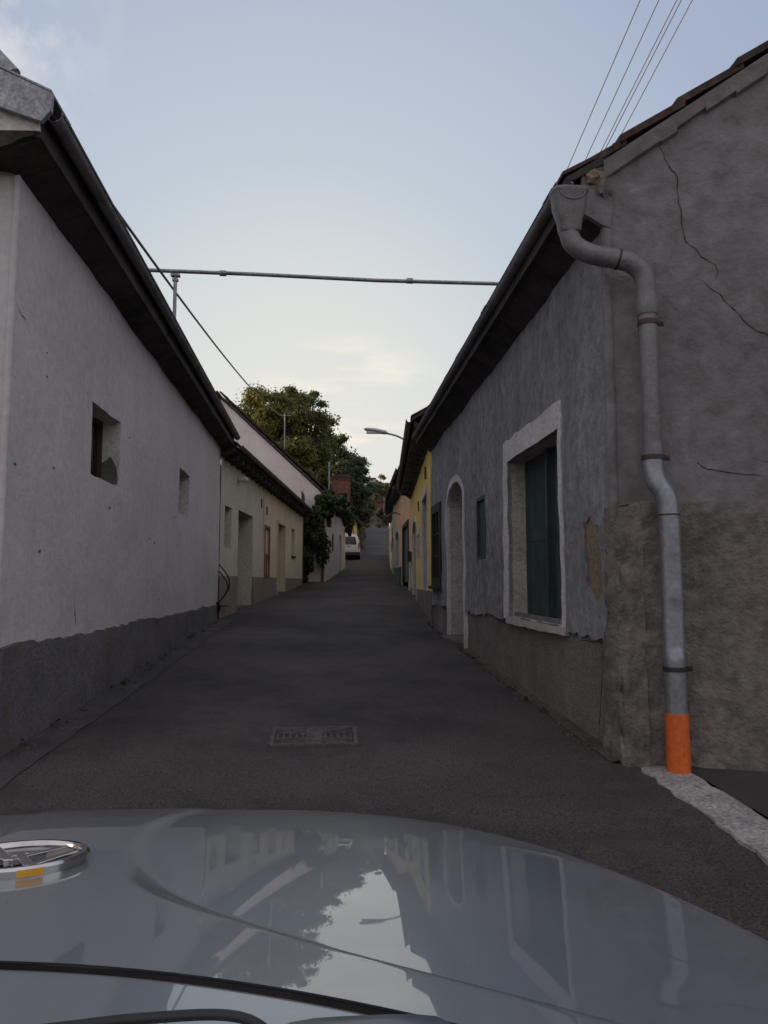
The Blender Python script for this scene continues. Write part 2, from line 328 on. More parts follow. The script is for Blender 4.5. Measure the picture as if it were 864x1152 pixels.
def wob(poly, amt, seed, step=0.12):
    """hand-made irregular outline"""
    r = random.Random(seed); out = []
    for i, a in enumerate(poly):
        b = poly[(i + 1) % len(poly)]; m = max(1, int(math.hypot(b[0] - a[0], b[1] - a[1]) / step))
        for j in range(m):
            t = j / m; out.append((a[0] + (b[0] - a[0]) * t + r.uniform(-amt, amt), a[1] + (b[1] - a[1]) * t + r.uniform(-amt, amt)))
    return out
def jagline(u0, u1, z, amt, seed, step=0.1, zf=None):
    r = random.Random(seed); n = max(2, int(abs(u1 - u0) / step)); out = []
    for i in range(n + 1):
        u = u0 + (u1 - u0) * i / n; zz = zf(u) if zf else z
        out.append((u, zz + amt * (noise.noise(Vector((u * 1.3, seed, 0))) + 0.5 * r.uniform(-1, 1))))
    return out
def crackline(wall, pts, off, wd, seed, name='crack', parent=None):
    r = random.Random(seed); path = []
    for i in range(len(pts) - 1):
        a, b = pts[i], pts[i + 1]; m = max(2, int(math.hypot(b[0] - a[0], b[1] - a[1]) / 0.03))
        for j in range(m):
            t = j / m; path.append((a[0] + (b[0] - a[0]) * t + r.uniform(-.008, .008), a[1] + (b[1] - a[1]) * t + r.uniform(-.008, .008)))
    path.append(pts[-1]); mb = MB(); n = len(path)
    for i in range(n - 1):
        w0 = wd * r.uniform(0.35, 1) * min(1, (i + .3) / 5, (n - i) / 5)
        a, b = path[i], path[i + 1]; f = wall.disp
        dx, dz = b[0] - a[0], b[1] - a[1]; q = math.hypot(dx, dz) or 1; nx, nz_ = -dz / q * w0, dx / q * w0
        P = lambda u, z: wall.p(u, z, f(u, z) + off)
        mb.quad(P(a[0] - nx, a[1] - nz_), P(b[0] - nx, b[1] - nz_), P(b[0] + nx, b[1] + nz_), P(a[0] + nx, a[1] + nz_))
    return mb

# ---------------------------------------------------------------- ground
PROF = [(-60, -2.7), (0, 0.0), (4.5, 0.2), (9.5, 0.42), (12.5, 0.57), (18.75, 0.86), (22, 1.0), (26, 1.19), (30, 1.42), (40, 2.02), (45, 2.35), (53, 2.85), (62, 3.6), (70, 4.4), (80, 5.7), (100, 8.5), (108, 9.2), (135, 13.0), (160, 17.0), (300, 26), (1500, 40)]
def gz0(y):
    for (a, za), (b, zb) in zip(PROF, PROF[1:]):
        if y <= b: return za + (zb - za) * (y - a) / (b - a)
    return PROF[-1][1]
def gz(y): w_ = 1.0 if y < 32 else 5.0; return (gz0(y - w_) + gz0(y - w_ / 2) + gz0(y) + gz0(y + w_ / 2) + gz0(y + w_)) / 5
def road_c(y):                                        # centre of the lane
    P = [(-60, -0.1), (13, -0.1), (26, 0.9), (40, 2.1), (53, 3.2), (62, 4.0), (80, 5.1), (95, 6.0), (103, 7.2), (112, 10.5), (125, 17), (160, 36)]
    for (a, xa), (b, xb) in zip(P, P[1:]):
        if y <= b: return xa + (xb - xa) * (y - a) / (b - a)
    return 36
def sstep(a, b, x):
    t = max(0, min(1, (x - a) / (b - a))); return t * t * (3 - 2 * t)
def terrain(x, y):
    z = gz(y)
    k = sstep(60, 74, y)
    if k > 0:
        dl = road_c(y) - 1.5 - x; dr = x - (road_c(y) + 1.6)
        z += k * (2.6 * sstep(0, 3.5, dl) + 3.5 * sstep(3, 22, dl)) + k * (0.9 * sstep(0, 3, dr) + 4 * sstep(3, 30, dr))
        z += k * 0.25 * noise.noise(Vector((x * .5, y * .5, 3))) * sstep(0, 1, max(dl, dr))
    return z
def sheet(name, xs, ys, zf, m, dz=0, parent=None):
    mb = MB(); 
    for y in ys:
        for x in xs: X = x(y) if callable(x) else x; mb.v.append(Vector((X, y, zf(X, y) + dz)))
    nx = len(xs)
    for j in range(len(ys) - 1):
        for i in range(nx - 1): a = j * nx + i; mb.f.append((a, a + 1, a + nx + 1, a + nx))
    return mb.build(name, m, parent, smooth=True)
ys = [-1500, -400, -60] + [i for i in range(-30, 56, 3)] + [56 + i * 1.5 for i in range(70)] + [180, 220, 300, 500, 900, 1500]
xs = [-1500, -400, -120, -60, -40] + [-30 + i for i in range(27)] + [-3 + .5 * i for i in range(34)] + [15 + i * 1.5 for i in range(12)] + [40, 60, 120, 400, 1500]
def tz(x, y):
    z = terrain(x, y)
    return z if y > -60 else -2.7
tag(sheet('ground', xs, ys, lambda x, y: tz(x, y) - 0.02 - (0.03 if abs(x - road_c(y)) < 3 else 0), 'earth'), kind='structure')
ys2 = [-30 + i * 1.0 for i in range(30)] + [i * 0.25 for i in range(120)] + [30 + i for i in range(126)]
hw = lambda y: 2.6 if y < 56 else max(1.45, 2.6 - (y - 56) * .12)
def roadz(x, y):
    return gz(y) + 0.010 * noise.noise(Vector((x * .9, y * .9, 1))) + 0.02
cols = [(lambda y, k=k: road_c(y) + (k / 10 - 1) * hw(y)) for k in range(21)]
tag(sheet('road', cols, ys2, roadz, 'asphalt'), kind='structure')
def road_patch(cx, cy, wx, wy, seed, m, label):
    pts = wobx = []; r_ = random.Random(seed); mb = MB(); nx, ny = 8, int(wy / .25) + 2
    for j in range(ny):
        for i in range(nx):
            ex_ = .02 if i in (0, nx - 1) or j in (0, ny - 1) else 0
            x = cx - wx / 2 + wx * i / (nx - 1) + r_.uniform(-ex_, ex_); y = cy - wy / 2 + wy * j / (ny - 1) + r_.uniform(-ex_, ex_); mb.v.append(Vector((x, y, roadz(x, y) + .004)))
    for j in range(ny - 1):
        for i in range(nx - 1): k = j * nx + i; mb.f.append((k, k + 1, k + nx + 1, k + nx))
    return tag(mb.build('road_patch', m, smooth=True), kind='structure')

# concrete gutter strip along the left house, and its broken outer edge
ys3 = [1.0 + i * .12 for i in range(105)]
tag(sheet('gutter_strip', [-2.05, -1.9, -1.82, (lambda y: -1.74 + .03 * noise.noise(Vector((0, y * 3, 4))) + 0.02 * (y - 4.6) * .3)], ys3, lambda x, y: roadz(x, y) + 0.006 + 0.03 * sstep(-1.85, -2.05, x), 'gutterc'), kind='structure')
tag(sheet('pavement', [2.06, 2.6, 3.4, 4.6, 6.5, 9], [-25 + .5 * i for i in range(60)], lambda x, y: gz(y) + 0.045 + .008 * noise.noise(Vector((x, y, 5))), 'asphalt2'), kind='structure')
# whitewashed kerb strip
mb = MB(); r = random.Random(3); prev = None
for i in range(95):
    y = 4.33 - i * .1; z = gz(y) + 0.012
    a = 1.80 + r.uniform(-.018, .018); b = 2.055 + r.uniform(-.018, .018)
    if i == 0: a += .03; b -= .03
    cur = [Vector((a, y, z - .05)), Vector((a + .01, y, z + .018 + r.uniform(-.004, .004))), Vector((a + .12, y + r.uniform(-.02, .02), z + .026 + r.uniform(-.003, .003))), Vector((b, y, z + .030)), Vector((b + .01, y, z - .05))]
    k = len(mb.v); mb.v += cur
    if i:
        for j in range(4): mb.f.append((k - 5 + j, k - 4 + j, k + 1 + j, k + j))
tag(mb.build('kerb', 'kerb', smooth=True), 'worn whitewashed kerb strip running from the orange pipe foot toward the car', 'kerb')

# ---------------------------------------------------------------- roof helpers
def tiled_roof(parent, E0, E1, inward, run, slope, m='tile', tile_w=0.21, course=0.34, thick=0.035, seed=1, name='roof'):
    """clay tile courses from the eave line E0-E1 up the slope"""
    E0, E1 = Vector(E0), Vector(E1); d = (E1 - E0); Ln = d.length; d.normalize(); inw = Vector(inward).normalized(); r = random.Random(seed)
    mb = MB(); sl = math.sqrt(1 + slope * slope); nC = int(run * sl / course) + 1; nT = max(1, int(Ln / tile_w)); tw = Ln / nT
    for c in range(nC):
        t0 = c * course / sl; t1 = min(run, (c + 1.18) * course / sl)
        for k in range(nT):
            j = r.uniform(-.006, .006); s0 = tw * k + .002; s1 = tw * (k + 1) - .002; jj = r.uniform(-.012, .012)
            a = E0 + d * s0; b = E0 + d * s1
            def P(q, t, h): return q + inw * (t + (jj if t < t1 - .01 else 0) / sl) + Vector((0, 0, t * slope + h))
            mb.hexa([P(a, t0, .022 + j), P(b, t0, .022 + j), P(b, t1, -.002), P(a, t1, -.002), P(a, t0, .022 + thick * .7 + j), P(b, t0, .022 + thick * .7 + j), P(b, t1, thick * .7), P(a, t1, thick * .7)])
    ro_ = mb.build(name, m, parent)
    def Q(q, t, h): return q + inw * t + Vector((0, 0, t * slope + h))
    MB().hexa([Q(E0, .02, -.055), Q(E1, .02, -.055), Q(E1, run + .03, -.055), Q(E0, run + .03, -.055), Q(E0, .02, -.006), Q(E1, .02, -.006), Q(E1, run + .03, -.006), Q(E0, run + .03, -.006)]).build('roof_deck', 'soffit', ro_)
def gutter(parent, a, b, r, m='zinc_dark', name='gutter', lip=True):
    a, b = Vector(a), Vector(b); d = (b - a).normalized(); s = d.cross(Vector((0, 0, 1))).normalized(); mb = MB(); n = 10; m_ = 12
    for j in range(m_ + 1):
        p = a + (b - a) * j / m_ + Vector((0, 0, 0.006 * noise.noise(Vector((j * 1.3, a.y, 0)))))
        for rr in (r, r - .006):
            for k in range(n + 1):
                q = math.pi + math.pi * k / n; mb.v.append(p + s * math.cos(q) * rr + Vector((0, 0, math.sin(q) * rr)))
    W = 2 * (n + 1)
    for j in range(m_):
        for h in (0, n + 1):
            for k in range(n): i = j * W + h + k; mb.f.append((i, i + 1, i + W + 1, i + W))
        for k in (0, n): i = j * W + k; mb.f.append((i, i + n + 1, i + W + n + 1, i + W))
    for j in (0, m_):
        for k in range(n): i = j * W + k; mb.f.append((i, i + 1, i + n + 2, i + n + 1))
    if lip: mb.tube([a + s * r, b + s * r], .011, 6).tube([a - s * r, b - s * r], .006, 6)
    return mb.build(name, m, parent, smooth=True)
def body_shell(parent, walls, m):
    """plain rear walls closing a house: list of (P0,P1,z0,z1)"""
    mb = MB()
    for p0, p1, z0, z1 in walls:
        d = (Vector(p1) - Vector(p0)).normalized(); nn = Vector((d.y, -d.x)) * .12
        mb.hexa([(p0[0] - nn.x, p0[1] - nn.y, z0), (p1[0] - nn.x, p1[1] - nn.y, z0), (p1[0] + nn.x, p1[1] + nn.y, z0), (p0[0] + nn.x, p0[1] + nn.y, z0), (p0[0] - nn.x, p0[1] - nn.y, z1), (p1[0] - nn.x, p1[1] - nn.y, z1), (p1[0] + nn.x, p1[1] + nn.y, z1), (p0[0] + nn.x, p0[1] + nn.y, z1)])
    return mb.build('rear_wall', m, parent)

# ---------------------------------------------------------------- HOUSE A: long white house, left foreground
HA = thing('white_house', 'long white plastered house with two small deep windows and dark plinth, nearest on the left', 'house', (-2, 9, 0.4))
WA = Wall((-2.0, 4.68), (-2.0, 13.6), 1)
w1 = rectp(6.30 - 4.68, 7.15 - 4.68, 2.20, 2.82); w2 = rectp(9.92 - 4.68, 10.72 - 4.68, 2.21, 2.82)
w1j = wob(w1, .006, 2); w2j = wob(w2, .005, 3)
pl = jagline(0, WA.len, .89, .03, 5)
mbA = WA.panel([(WA.len, 3.84), (0, 3.99)] + [(0, .8), (WA.len, .8)], [w1j, w2j], amp=.016, freq=.9, seed=1, grid=.12)
fA = WA.disp
wallA = mbA.build('wall', 'white', HA, smooth=True)
plA = WA.panel(list(reversed(pl)) + [(0, -.2), (WA.len, -.2)], [], off=.026, amp=.02, freq=1.4, seed=4, grid=.1)
po = plA.build('plinth', 'dark_plinth', HA, smooth=True)
mb = MB(); f4 = WA.disp
for a, b in zip(pl, pl[1:]): mb.quad(WA.p(*a, f4(*a)), WA.p(*b, f4(*b)), WA.p(*b, -.02), WA.p(*a, -.02))
mb.build('plinth_edge', 'dark_plinth', HA)
for (wp, wj, dep) in ((w1, w1j, .20), (w2, w2j, .27)):
    win = WA.reveal(wj, dep, fA).build('window', 'white_reveal', HA)
    u0, u1, z0, z1 = wp[0][0], wp[1][0], wp[0][1], wp[2][1]
    WA.rect(u0 - .05, u1 + .05, z0 - .05, z1 + .05, -dep - .03, -dep - .002).build('pane', 'glass', win)
    mb = WA.band(rectp(u0 - .01, u1 + .01, z0 - .01, z1 + .01), rectp(u0 + .045, u1 - .045, z0 + .045, z1 - .045), -dep, -dep + .035)
    WA.rect((u0 + u1) / 2 - .018, (u0 + u1) / 2 + .018, z0 + .045, z1 - .045, -dep, -dep + .03, mb)
    mb.build('frame', 'browndoor', win)
# patch of bare render on the first window's reveal
WAp = MB(); uu = 7.145 - 4.68
pts = wob([(.02, 2.22), (.17, 2.22), (.17, 2.42), (.10, 2.50), (.03, 2.40)], .012, 8, .05)
WAp.v = [WA.p(uu - .004, z, -a) for a, z in pts]; WAp.f = [tuple(range(len(pts)))]
WAp.build('bare_patch', 'concrete', HA)
# end wall turning the near corner
WAe = Wall((-2.0, 4.68), (-8.2, 3.6), -1)
e = WAe.panel([(0, -.2), (6.3, -.2), (6.3, 3.9), (3.2, 6.1), (0, 4.05)], [], amp=.015, seed=9, grid=.25)
e.build('end_wall', 'white', HA, smooth=True)
WAe.panel([(.02, -.2), (6.3, -.2), (6.3, .88), (.02, .88)], [], off=.028, amp=.012, seed=10, grid=.2).build('plinth', 'dark_plinth', HA, smooth=True)
MB().tube([(-1.985, 4.672, z) for z in (-.2, .3, .885)], .035, 12).build('plinth_corner', 'dark_plinth', HA, smooth=True)
body_shell(HA, [((-8.2, 3.6), (-8.2, 13.6), 0, 3.9), ((-2.0, 13.48), (-8.2, 13.48), 0, 3.9)], 'white')
MB().prism([(-2, 3.9), (-8.2, 3.9), (-5.0, 6.0)], (1, 0, 0), (0, 0, 1), (0, 13.5, 0), (0, .1, 0)).build('far_gable', 'white', HA)
# eave: dark soffit, fascia, gutter
mb = MB()
for k in range(31):                                   # boards with small gaps and warps
    y0 = 4.42 + k * .297; y1 = y0 + .29; j = rnd.uniform(-.006, .006)
    zo = lambda y: .19 * (1 - (y - 4.4) / 9.3)
    a0, a1 = zo(y0), zo(y1)
    mb.hexa([(-2.02, y0, 3.74 + a0 * .8 + j), (-1.78, y0, 3.80 + a0 + j), (-1.78, y1, 3.80 + a1 + j), (-2.02, y1, 3.74 + a1 * .8 + j), (-2.02, y0, 3.86 + a0 + j), (-1.78, y0, 3.90 + a0 + j), (-1.78, y1, 3.90 + a1 + j), (-2.02, y1, 3.86 + a1 + j)])
mb.build('soffit', 'soffit', HA)
MB().hexa([(-1.80, 4.40, 3.99), (-1.765, 4.40, 3.99), (-1.765, 13.64, 3.80), (-1.80, 13.64, 3.80), (-1.80, 4.40, 4.15), (-1.765, 4.40, 4.15), (-1.765, 13.64, 3.96), (-1.80, 13.64, 3.96)]).build('fascia', 'soffit', HA)
gutter(HA, (-1.70, 4.42, 4.16), (-1.715, 13.70, 3.975), .052)
tiled_roof(HA, (-1.74, 4.40, 4.18), (-1.74, 13.66, 3.99), (-1, 0, 0), 3.3, .64, seed=2)
tiled_roof(HA, (-8.3, 4.40, 4.18), (-8.3, 13.66, 3.99), (1, 0, 0), 3.3, .64, seed=3, tile_w=.5)
# plastered eave return and zinc flashing on the near end
MB().hexa([(-2.75, 4.38, 3.99), (-1.765, 4.38, 4.02), (-1.765, 4.72, 4.02), (-2.75, 4.66, 3.99), (-2.75, 4.38, 4.55), (-1.775, 4.38, 4.12), (-1.775, 4.72, 4.12), (-2.75, 4.66, 4.55)]).build('eave_return', 'white_reveal', HA)
mb = MB().prism(wob([(-2.9, 3.88), (-2.15, 3.89), (-1.95, 3.92), (-1.80, 3.99), (-1.775, 4.04), (-2.9, 4.0)], .014, 5, .06), (1, 0, 0), (0, 0, 1), (0, 4.385, 0), (0, .33, 0)); mb.build('eave_board', 'soffit', HA)
zf = MB()
P = [(-2.9, 4.62), (-2.12, 4.235), (-1.735, 4.045), (-1.715, 4.105), (-1.765, 4.235), (-2.08, 4.40), (-2.9, 4.85)]
P = [(-2.9, 4.36), (-2.05, 4.15), (-1.74, 4.05), (-1.685, 4.12), (-1.68, 4.235), (-2.05, 4.40), (-2.9, 4.78)]
zf.prism(P, (1, 0, 0), (0, 0, 1), (0, 4.33, 0), (0, .035, 0))
zf.prism([(a, b + .004) for a, b in ((-1.69, 4.233), (-2.05, 4.40), (-2.9, 4.78), (-2.9, 4.795), (-2.05, 4.415), (-1.685, 4.248))], (1, 0, 0), (0, 0, 1), (0, 4.325, 0), (0, .35, 0))
zf.build('verge_flashing', 'zinc', HA, bevel=.004)
MB().tube([(-2.9, 4.45, 4.95), (-2.10, 4.45, 4.56), (-1.97, 4.46, 4.42)], .052, 14).build('ridge_roll', 'zinc', HA, smooth=True)

mb = MB(); mb.tube([(-2.012 + .006 * noise.noise(Vector((0, 3, z * 4))), 4.684 + .006 * noise.noise(Vector((5, 3, z * 4))), z) for z in [-.1 + .1 * k for k in range(41)]], .024, 10).build('corner_render', 'white', HA, smooth=True)
# plaster scars on wall A
mb = MB()
for i in range(26):
    u = rnd.uniform(.1, 8.6); z = rnd.uniform(1.0, 3.5); 
    if 1.5 < u < 2.7 and 2.1 < z < 2.9 or 5.1 < u < 6.1 and 2.1 < z < 2.9: continue
    s_ = rnd.uniform(.01, .028); po_ = wob([(u - s_, z - s_ * .5), (u + s_, z - s_ * .4), (u + s_ * .7, z + s_ * .5), (u - s_ * .6, z + s_ * .4)], s_ * .3, i, .02)
    mb = MB(); mb.v = [WA.p(a, b, fA(a, b) + .003) for a, b in po_]; mb.f = [tuple(range(len(po_)))]; mb.build('plaster_chip', 'concrete', HA)
WA.disp = fA
for pts, wd_, sd_ in (([(.02, 3.1), (.12, 3.04), (.22, 3.02)], .006, 3), ([(.02, 2.6), (.10, 2.59)], .006, 5), ([(7.2, 1.5), (7.3, 1.1), (7.25, .95)], .004, 6), ([(1.35, 1.2), (1.4, .95)], .007, 7)):
    crackline(WA, pts, .004, wd_, sd_).build('crack', 'crack', HA)
# ---------------------------------------------------------------- HOUSE B: low cream house
HB = thing('cream_house', 'low cream and pale green cellar house with brown plinth and deep doorways', 'house', (-1.5, 19.8, .9))
P0, P1 = (-1.985, 13.62), (-.94, 26.0)
WB = Wall(P0, P1, 1); LB = WB.len
ub = lambda y: (y - 13.62) / WB.d.y
bw = [(rectp(ub(13.98), ub(14.57), 1.94, 2.74), .22, 'win'), (rectp(ub(15.2), ub(16.78), .62, 2.77), .40, 'door'), (rectp(ub(18.35), ub(19.0), 1.47, 2.66), .08, 'hatch')]
bw2 = [(rectp(ub(20.4), ub(21.75), .8, 2.92), .30, 'door'), (rectp(ub(23.2), ub(24.0), 2.13, 2.98), .22, 'win')]
US = ub(18.1)
def housewall(Wl, pl_z, u0, u1, zt, feats, mwall, mpl, parent, seed, base=.2, mrev=None, amp=.012):
    hs = [f[0] for f in feats]
    up = Wl.panel([(u0, pl_z), (u1, pl_z), (u1, zt), (u0, zt)], [[(a, max(b, pl_z + .0005)) for a, b in h] if h[0][1] < pl_z else h for h in hs], amp=amp, seed=seed, grid=.3)
    return up
# upper walls split where a recess crosses the plinth: outline notches instead of holes
def notched(u0, u1, zb, zt, notches):
    o = [(u0, zb)]
    for h in sorted(notches, key=lambda h: h[0][0]):
        a, b = h[0][0], h[1][0]; top = [p for p in h[2:]]
        o += [(a, zb)] + list(reversed(top)) + [(b, zb)] if top[0][0] > top[-1][0] else [(a, zb)] + top + [(b, zb)]
    return o + [(u1, zb), (u1, zt), (u0, zt)]
PZ = 1.42
WB.panel(notched(0, US, PZ, 3.62, [bw[1][0]]), [bw[0][0]], seed=11, grid=.25, amp=.008).build('wall', 'cream_green', HB, smooth=True)
o = WB.panel(notched(US, LB, PZ, 3.62, [bw2[0][0]]), [bw[2][0], bw2[1][0]], seed=12, grid=.25, amp=.008).build('wall', 'cream', HB, smooth=True); o['label'] = 'cream yellow section of street wall'
for a, b, m_ in ((0, bw[1][0][0][0], 'brown_plinth'), (bw[1][0][1][0], bw2[0][0][0][0] - .1, 'brown_plinth'), (bw2[0][0][1][0] + .1, LB, 'brown_plinth')):
    WB.panel(rectp(a, b, -.1, PZ), [], off=.012, seed=13, grid=.3, amp=.008).build('plinth', m_, HB, smooth=True)
for h, dep, kd in bw + bw2:
    u0, u1, z0, z1 = h[0][0], h[1][0], h[0][1], h[2][1]
    rv = WB.reveal(h[1:] + h[:1], dep, lambda u, z: .0)
    if kd == 'door':
        d = rv.build('door_recess', 'cream_green' if u0 < US else 'cream', HB)
        mb = MB(); n = 6
        for k in range(n):
            a = u0 + (u1 - u0) * k / n; mb2 = WB.rect(a + .004, a + (u1 - u0) / n - .004, z0 - .4, z1, -dep - .04, -dep, mb)
        mb.build('door', 'browndoor', d)
        WB.rect(u0, u1, gz(WB.p(u0, 0).y) - .2, gz(WB.p(u0, 0).y) + .10, -dep, .02).build('doorstep', 'concrete', HB)
    elif kd == 'win':
        d = rv.build('window', 'cream_green' if u0 < US else 'cream', HB)
        WB.rect(u0 - .02, u1 + .02, z0 - .02, z1 + .02, -dep - .03, -dep - .002).build('pane', 'glass', d)
        WB.band(rectp(u0, u1, z0, z1), rectp(u0 + .05, u1 - .05, z0 + .05, z1 - .05), -dep, -dep + .03).build('frame', 'rustwood', d)
        if u0 > US: WB.rect(u0 - .05, u1 + .05, z0 - .05, z0 - .003, -.05, .05).build('sill', 'dkmetal', d)
    else:
        d = rv.build('hatch_recess', 'cream', HB)
        mb = WB.rect(u0, u1, z0, z1, -dep - .03, -.03); mb.build('hatch', 'creamwood', d)
        mb = WB.band(rectp(u0 - .05, u1 + .05, z0 - .05, z1 + .05), rectp(u0 + .02, u1 - .02, z0 + .02, z1 - .02), -.01, .025)
        WB.rect(u0, u1, z0 + .48, z0 + .53, -.01, .02, mb); WB.rect(u0 + .28, u0 + .33, z0, z0 + .48, -.01, .02, mb); mb.build('frame', 'rustwood', d)
# light door surround, vents, plaster seam
h = bw2[0][0]; WB.slab([(h[0][0] - .1, .8), (h[0][0], .8), (h[0][0], 2.92), (h[1][0], 2.92), (h[1][0], .8), (h[1][0] + .1, .8), (h[1][0] + .1, 3.02), (h[0][0] - .1, 3.02)][::1], -.005, .022).build('door_surround', 'creamwood', HB)
for y, z in ((17.75, 3.2), (18.55, 3.1)):
    WB.rect(ub(y), ub(y) + .09, z - .13, z + .08, -.02, .02).build('vent', 'dkmetal', HB)
MB().tube([WB.p(US, z, .015) for z in (1.45, 2.2, 3.55)], .02, 8).build('wall_conduit', 'creamwood', HB)
body_shell(HB, [((-.94, 25.95), (-7, 26.4), 0, 3.6), ((-8, 14), (-7, 26.4), 0, 3.6)], 'cream')
en = WB.n
def off(p, o, z): return (p[0] + en.x * o, p[1] + en.y * o, z)
mb = MB().hexa([off(P0, -.05, 3.58), off(P0, .27, 3.70), off(P1, .27, 3.70), off(P1, -.05, 3.58), off(P0, -.05, 3.66), off(P0, .27, 3.78), off(P1, .27, 3.78), off(P1, -.05, 3.66)]); mb.build('soffit', 'soffit', HB)
mb = MB()
for k in range(24):                                   # rafter feet
    q = WB.p(.3 + k * .52, 0); n3 = WB.n
    MB().box((q.x + n3.x * .1, q.y + n3.y * .1, 3.61), (.3, .08, .09), math.atan2(n3.y, n3.x)).build('rafter_end', 'soffit', HB)
gutter(HB, off(P0, .33, 3.80), off(P1, .33, 3.80), .05)
tiled_roof(HB, off(P0, .30, 3.81), off((P1[0] + .02, P1[1] + .25), .30, 3.81), -WB.n, 3.4, .62, seed=5)
tiled_roof(HB, off(P0, -6.5, 3.81), off((P1[0] + .02, P1[1] + .25), -6.5, 3.81), WB.n, 3.4, .62, seed=6, tile_w=.5)
MB().prism([(0, 3.6), (-6.2, 3.6), (-3.2, 5.6)], (1, 0, .0), (0, 0, 1), (-.94, 25.9, 0), (0, .1, 0)).build('gable', 'cream', HB)

# wall lamp on B
q = WB.p(ub(15.1), 3.38, 0); lamp = thing('wall_lamp', 'small round bulkhead lamp under the eave above the first doorway of the cream house', 'wall lamp', q)
MB().tube([q + WB.n * .0, q + WB.n * .03], .07, 14).build('base', 'lampgrey', lamp, smooth=True)
MB().tube([q + WB.n * .03, q + WB.n * .16, q + WB.n * .2], [.065, .065, .03], 14).build('glass', 'lampglass', lamp, smooth=True)

# black cables hanging at the corner of A and B
cb = thing('cable_bundle', 'thick black cables bent out of the wall joint at the end of the white house', 'cable', (-1.95, 13.5, .9))
for dx, zt in ((0, 1.62), (.05, 1.50)):
    pts = []
    for k in range(15):
        t = k / 14; pts.append((-1.97 + (.20 - dx * .6) * math.sin(math.pi * t) * 1.0, 13.45, .93 + (zt - .93) * (1 - t)))
    MB().tube(pts, .013, 8).build('cable', 'black', cb, smooth=True)
MB().tube([(-1.97, 13.45, .95), (-1.95, 13.45, .84), (-1.96, 13.45, .75), (-1.95, 13.43, .58)], [.03, .04, .012, .016], 8).build('cable_end', 'black', cb, smooth=True)
MB().tube([(-1.96, 13.44, .87), (-1.78, 13.44, .88)], .012, 8).build('bracket', 'dkmetal', cb)

# ---------------------------------------------------------------- HOUSE C: white gable house
HC = thing('gabled_house', 'tall pinkish white house with a bare gable and vine covered corner, beyond the cream house', 'house', (-.1, 28, 1.3))
WC = Wall((-8.2, 27.4), (-.14, 27.9), 1)
apx = WC.len - 3.95
go = [(0, .6), (WC.len, .6), (WC.len, 4.52), (apx, 8.15), (0, 4.6)]
WC.panel(go, [], amp=.02, seed=21, grid=.4).build('gable_wall', 'pink_white', HC, smooth=True)
WC2 = Wall((-.14, 27.9), (.86, 40), 1)
uc = lambda y: (y - 27.9) / WC2.d.y
cw = archp(uc(35.5), uc(36.8), 1.6, 3.3, 3.6); cwi = rectp(uc(31.0), uc(32.0), 2.6, 3.35)
WC2.panel(notched(0, WC2.len, 1.0, 4.5, []), [cw, cwi], amp=.02, seed=22, grid=.3).build('wall', 'pink_white', HC, smooth=True)
d = WC2.reveal(cw, .25).build('door_recess', 'pink_white', HC); WC2.slab(archp(uc(35.5), uc(36.8), 1.2, 3.3, 3.6), -.3, -.25).build('door', 'browndoor', d)
d = WC2.reveal(cwi, .15).build('window', 'pink_white', HC); WC2.rect(uc(31.0), uc(32.0), 2.6, 3.35, -.2, -.15).build('pane', 'glass', d)
WC2.band(rectp(uc(31.0), uc(32.0), 2.6, 3.35), rectp(uc(31.1), uc(31.9), 2.7, 3.25), -.15, -.02).build('frame', 'browndoor', d)
body_shell(HC, [((.86, 39.9), (-7.5, 40.5), 0, 4.6), ((-8.2, 27.5), (-7.5, 40.5), 0, 4.6)], 'pink_white')
n2 = WC2.n; a = Vector((-.14, 27.85, 4.62)) + n2 * .22; b = Vector((.86, 40.1, 4.62)) + n2 * .22
tiled_roof(HC, a, b, (-1, .08, 0), 4.3, .92, seed=6, tile_w=.24, name='roof')
tiled_roof(HC, (-8.4, 27.3, 4.5), (-7.7, 40.4, 4.5), (1, .0, 0), 4.2, .92, seed=7, tile_w=.5)
MB().hexa([(-.16, 27.9, 4.45), (.08, 27.9, 4.5), (1.08, 40.1, 4.5), (.86, 40.1, 4.45), (-.16, 27.9, 4.55), (.08, 27.9, 4.6), (1.08, 40.1, 4.6), (.86, 40.1, 4.55)]).build('soffit', 'soffit', HC)
gutter(HC, a + n2 * .05 + Vector((0, 0, -.02)), b + n2 * .05 + Vector((0, 0, -.02)), .06)
# verge tiles along the gable slope
mb = MB()
for k in range(12):
    t0 = k / 12; t1 = (k + 1.1) / 12; q0 = WC.p(WC.len + .12 - 4.07 * t0, 4.46 + 3.74 * t0, .06); q1 = WC.p(WC.len + .12 - 4.07 * t1, 4.46 + 3.74 * t1, .06)
    back = Vector((0, .3, 0)); mb.hexa([q0, q1 - Vector((0, 0, .03)), q1 + back - Vector((0, 0, .03)), q0 + back, q0 + Vector((0, 0, .10)), q1 + Vector((0, 0, .07)), q1 + back + Vector((0, 0, .07)), q0 + back + Vector((0, 0, .10))])
mb.build('verge_tiles', 'tile', HC)
# drainpipe with red foot on C
dp = thing('vine_drainpipe', 'thin dark drainpipe with a red foot at the corner of the vine covered house', 'drainpipe', (-.24, 27.7, 1.3))
MB().tube([(-.24, 27.75, 4.0), (-.24, 27.75, 1.75)], .05, 10).build('pipe', 'dkmetal', dp, smooth=True)
MB().tube([(-.24, 27.75, 1.75), (-.24, 27.75, 1.2)], .055, 10).build('foot', 'brick', dp, smooth=True)
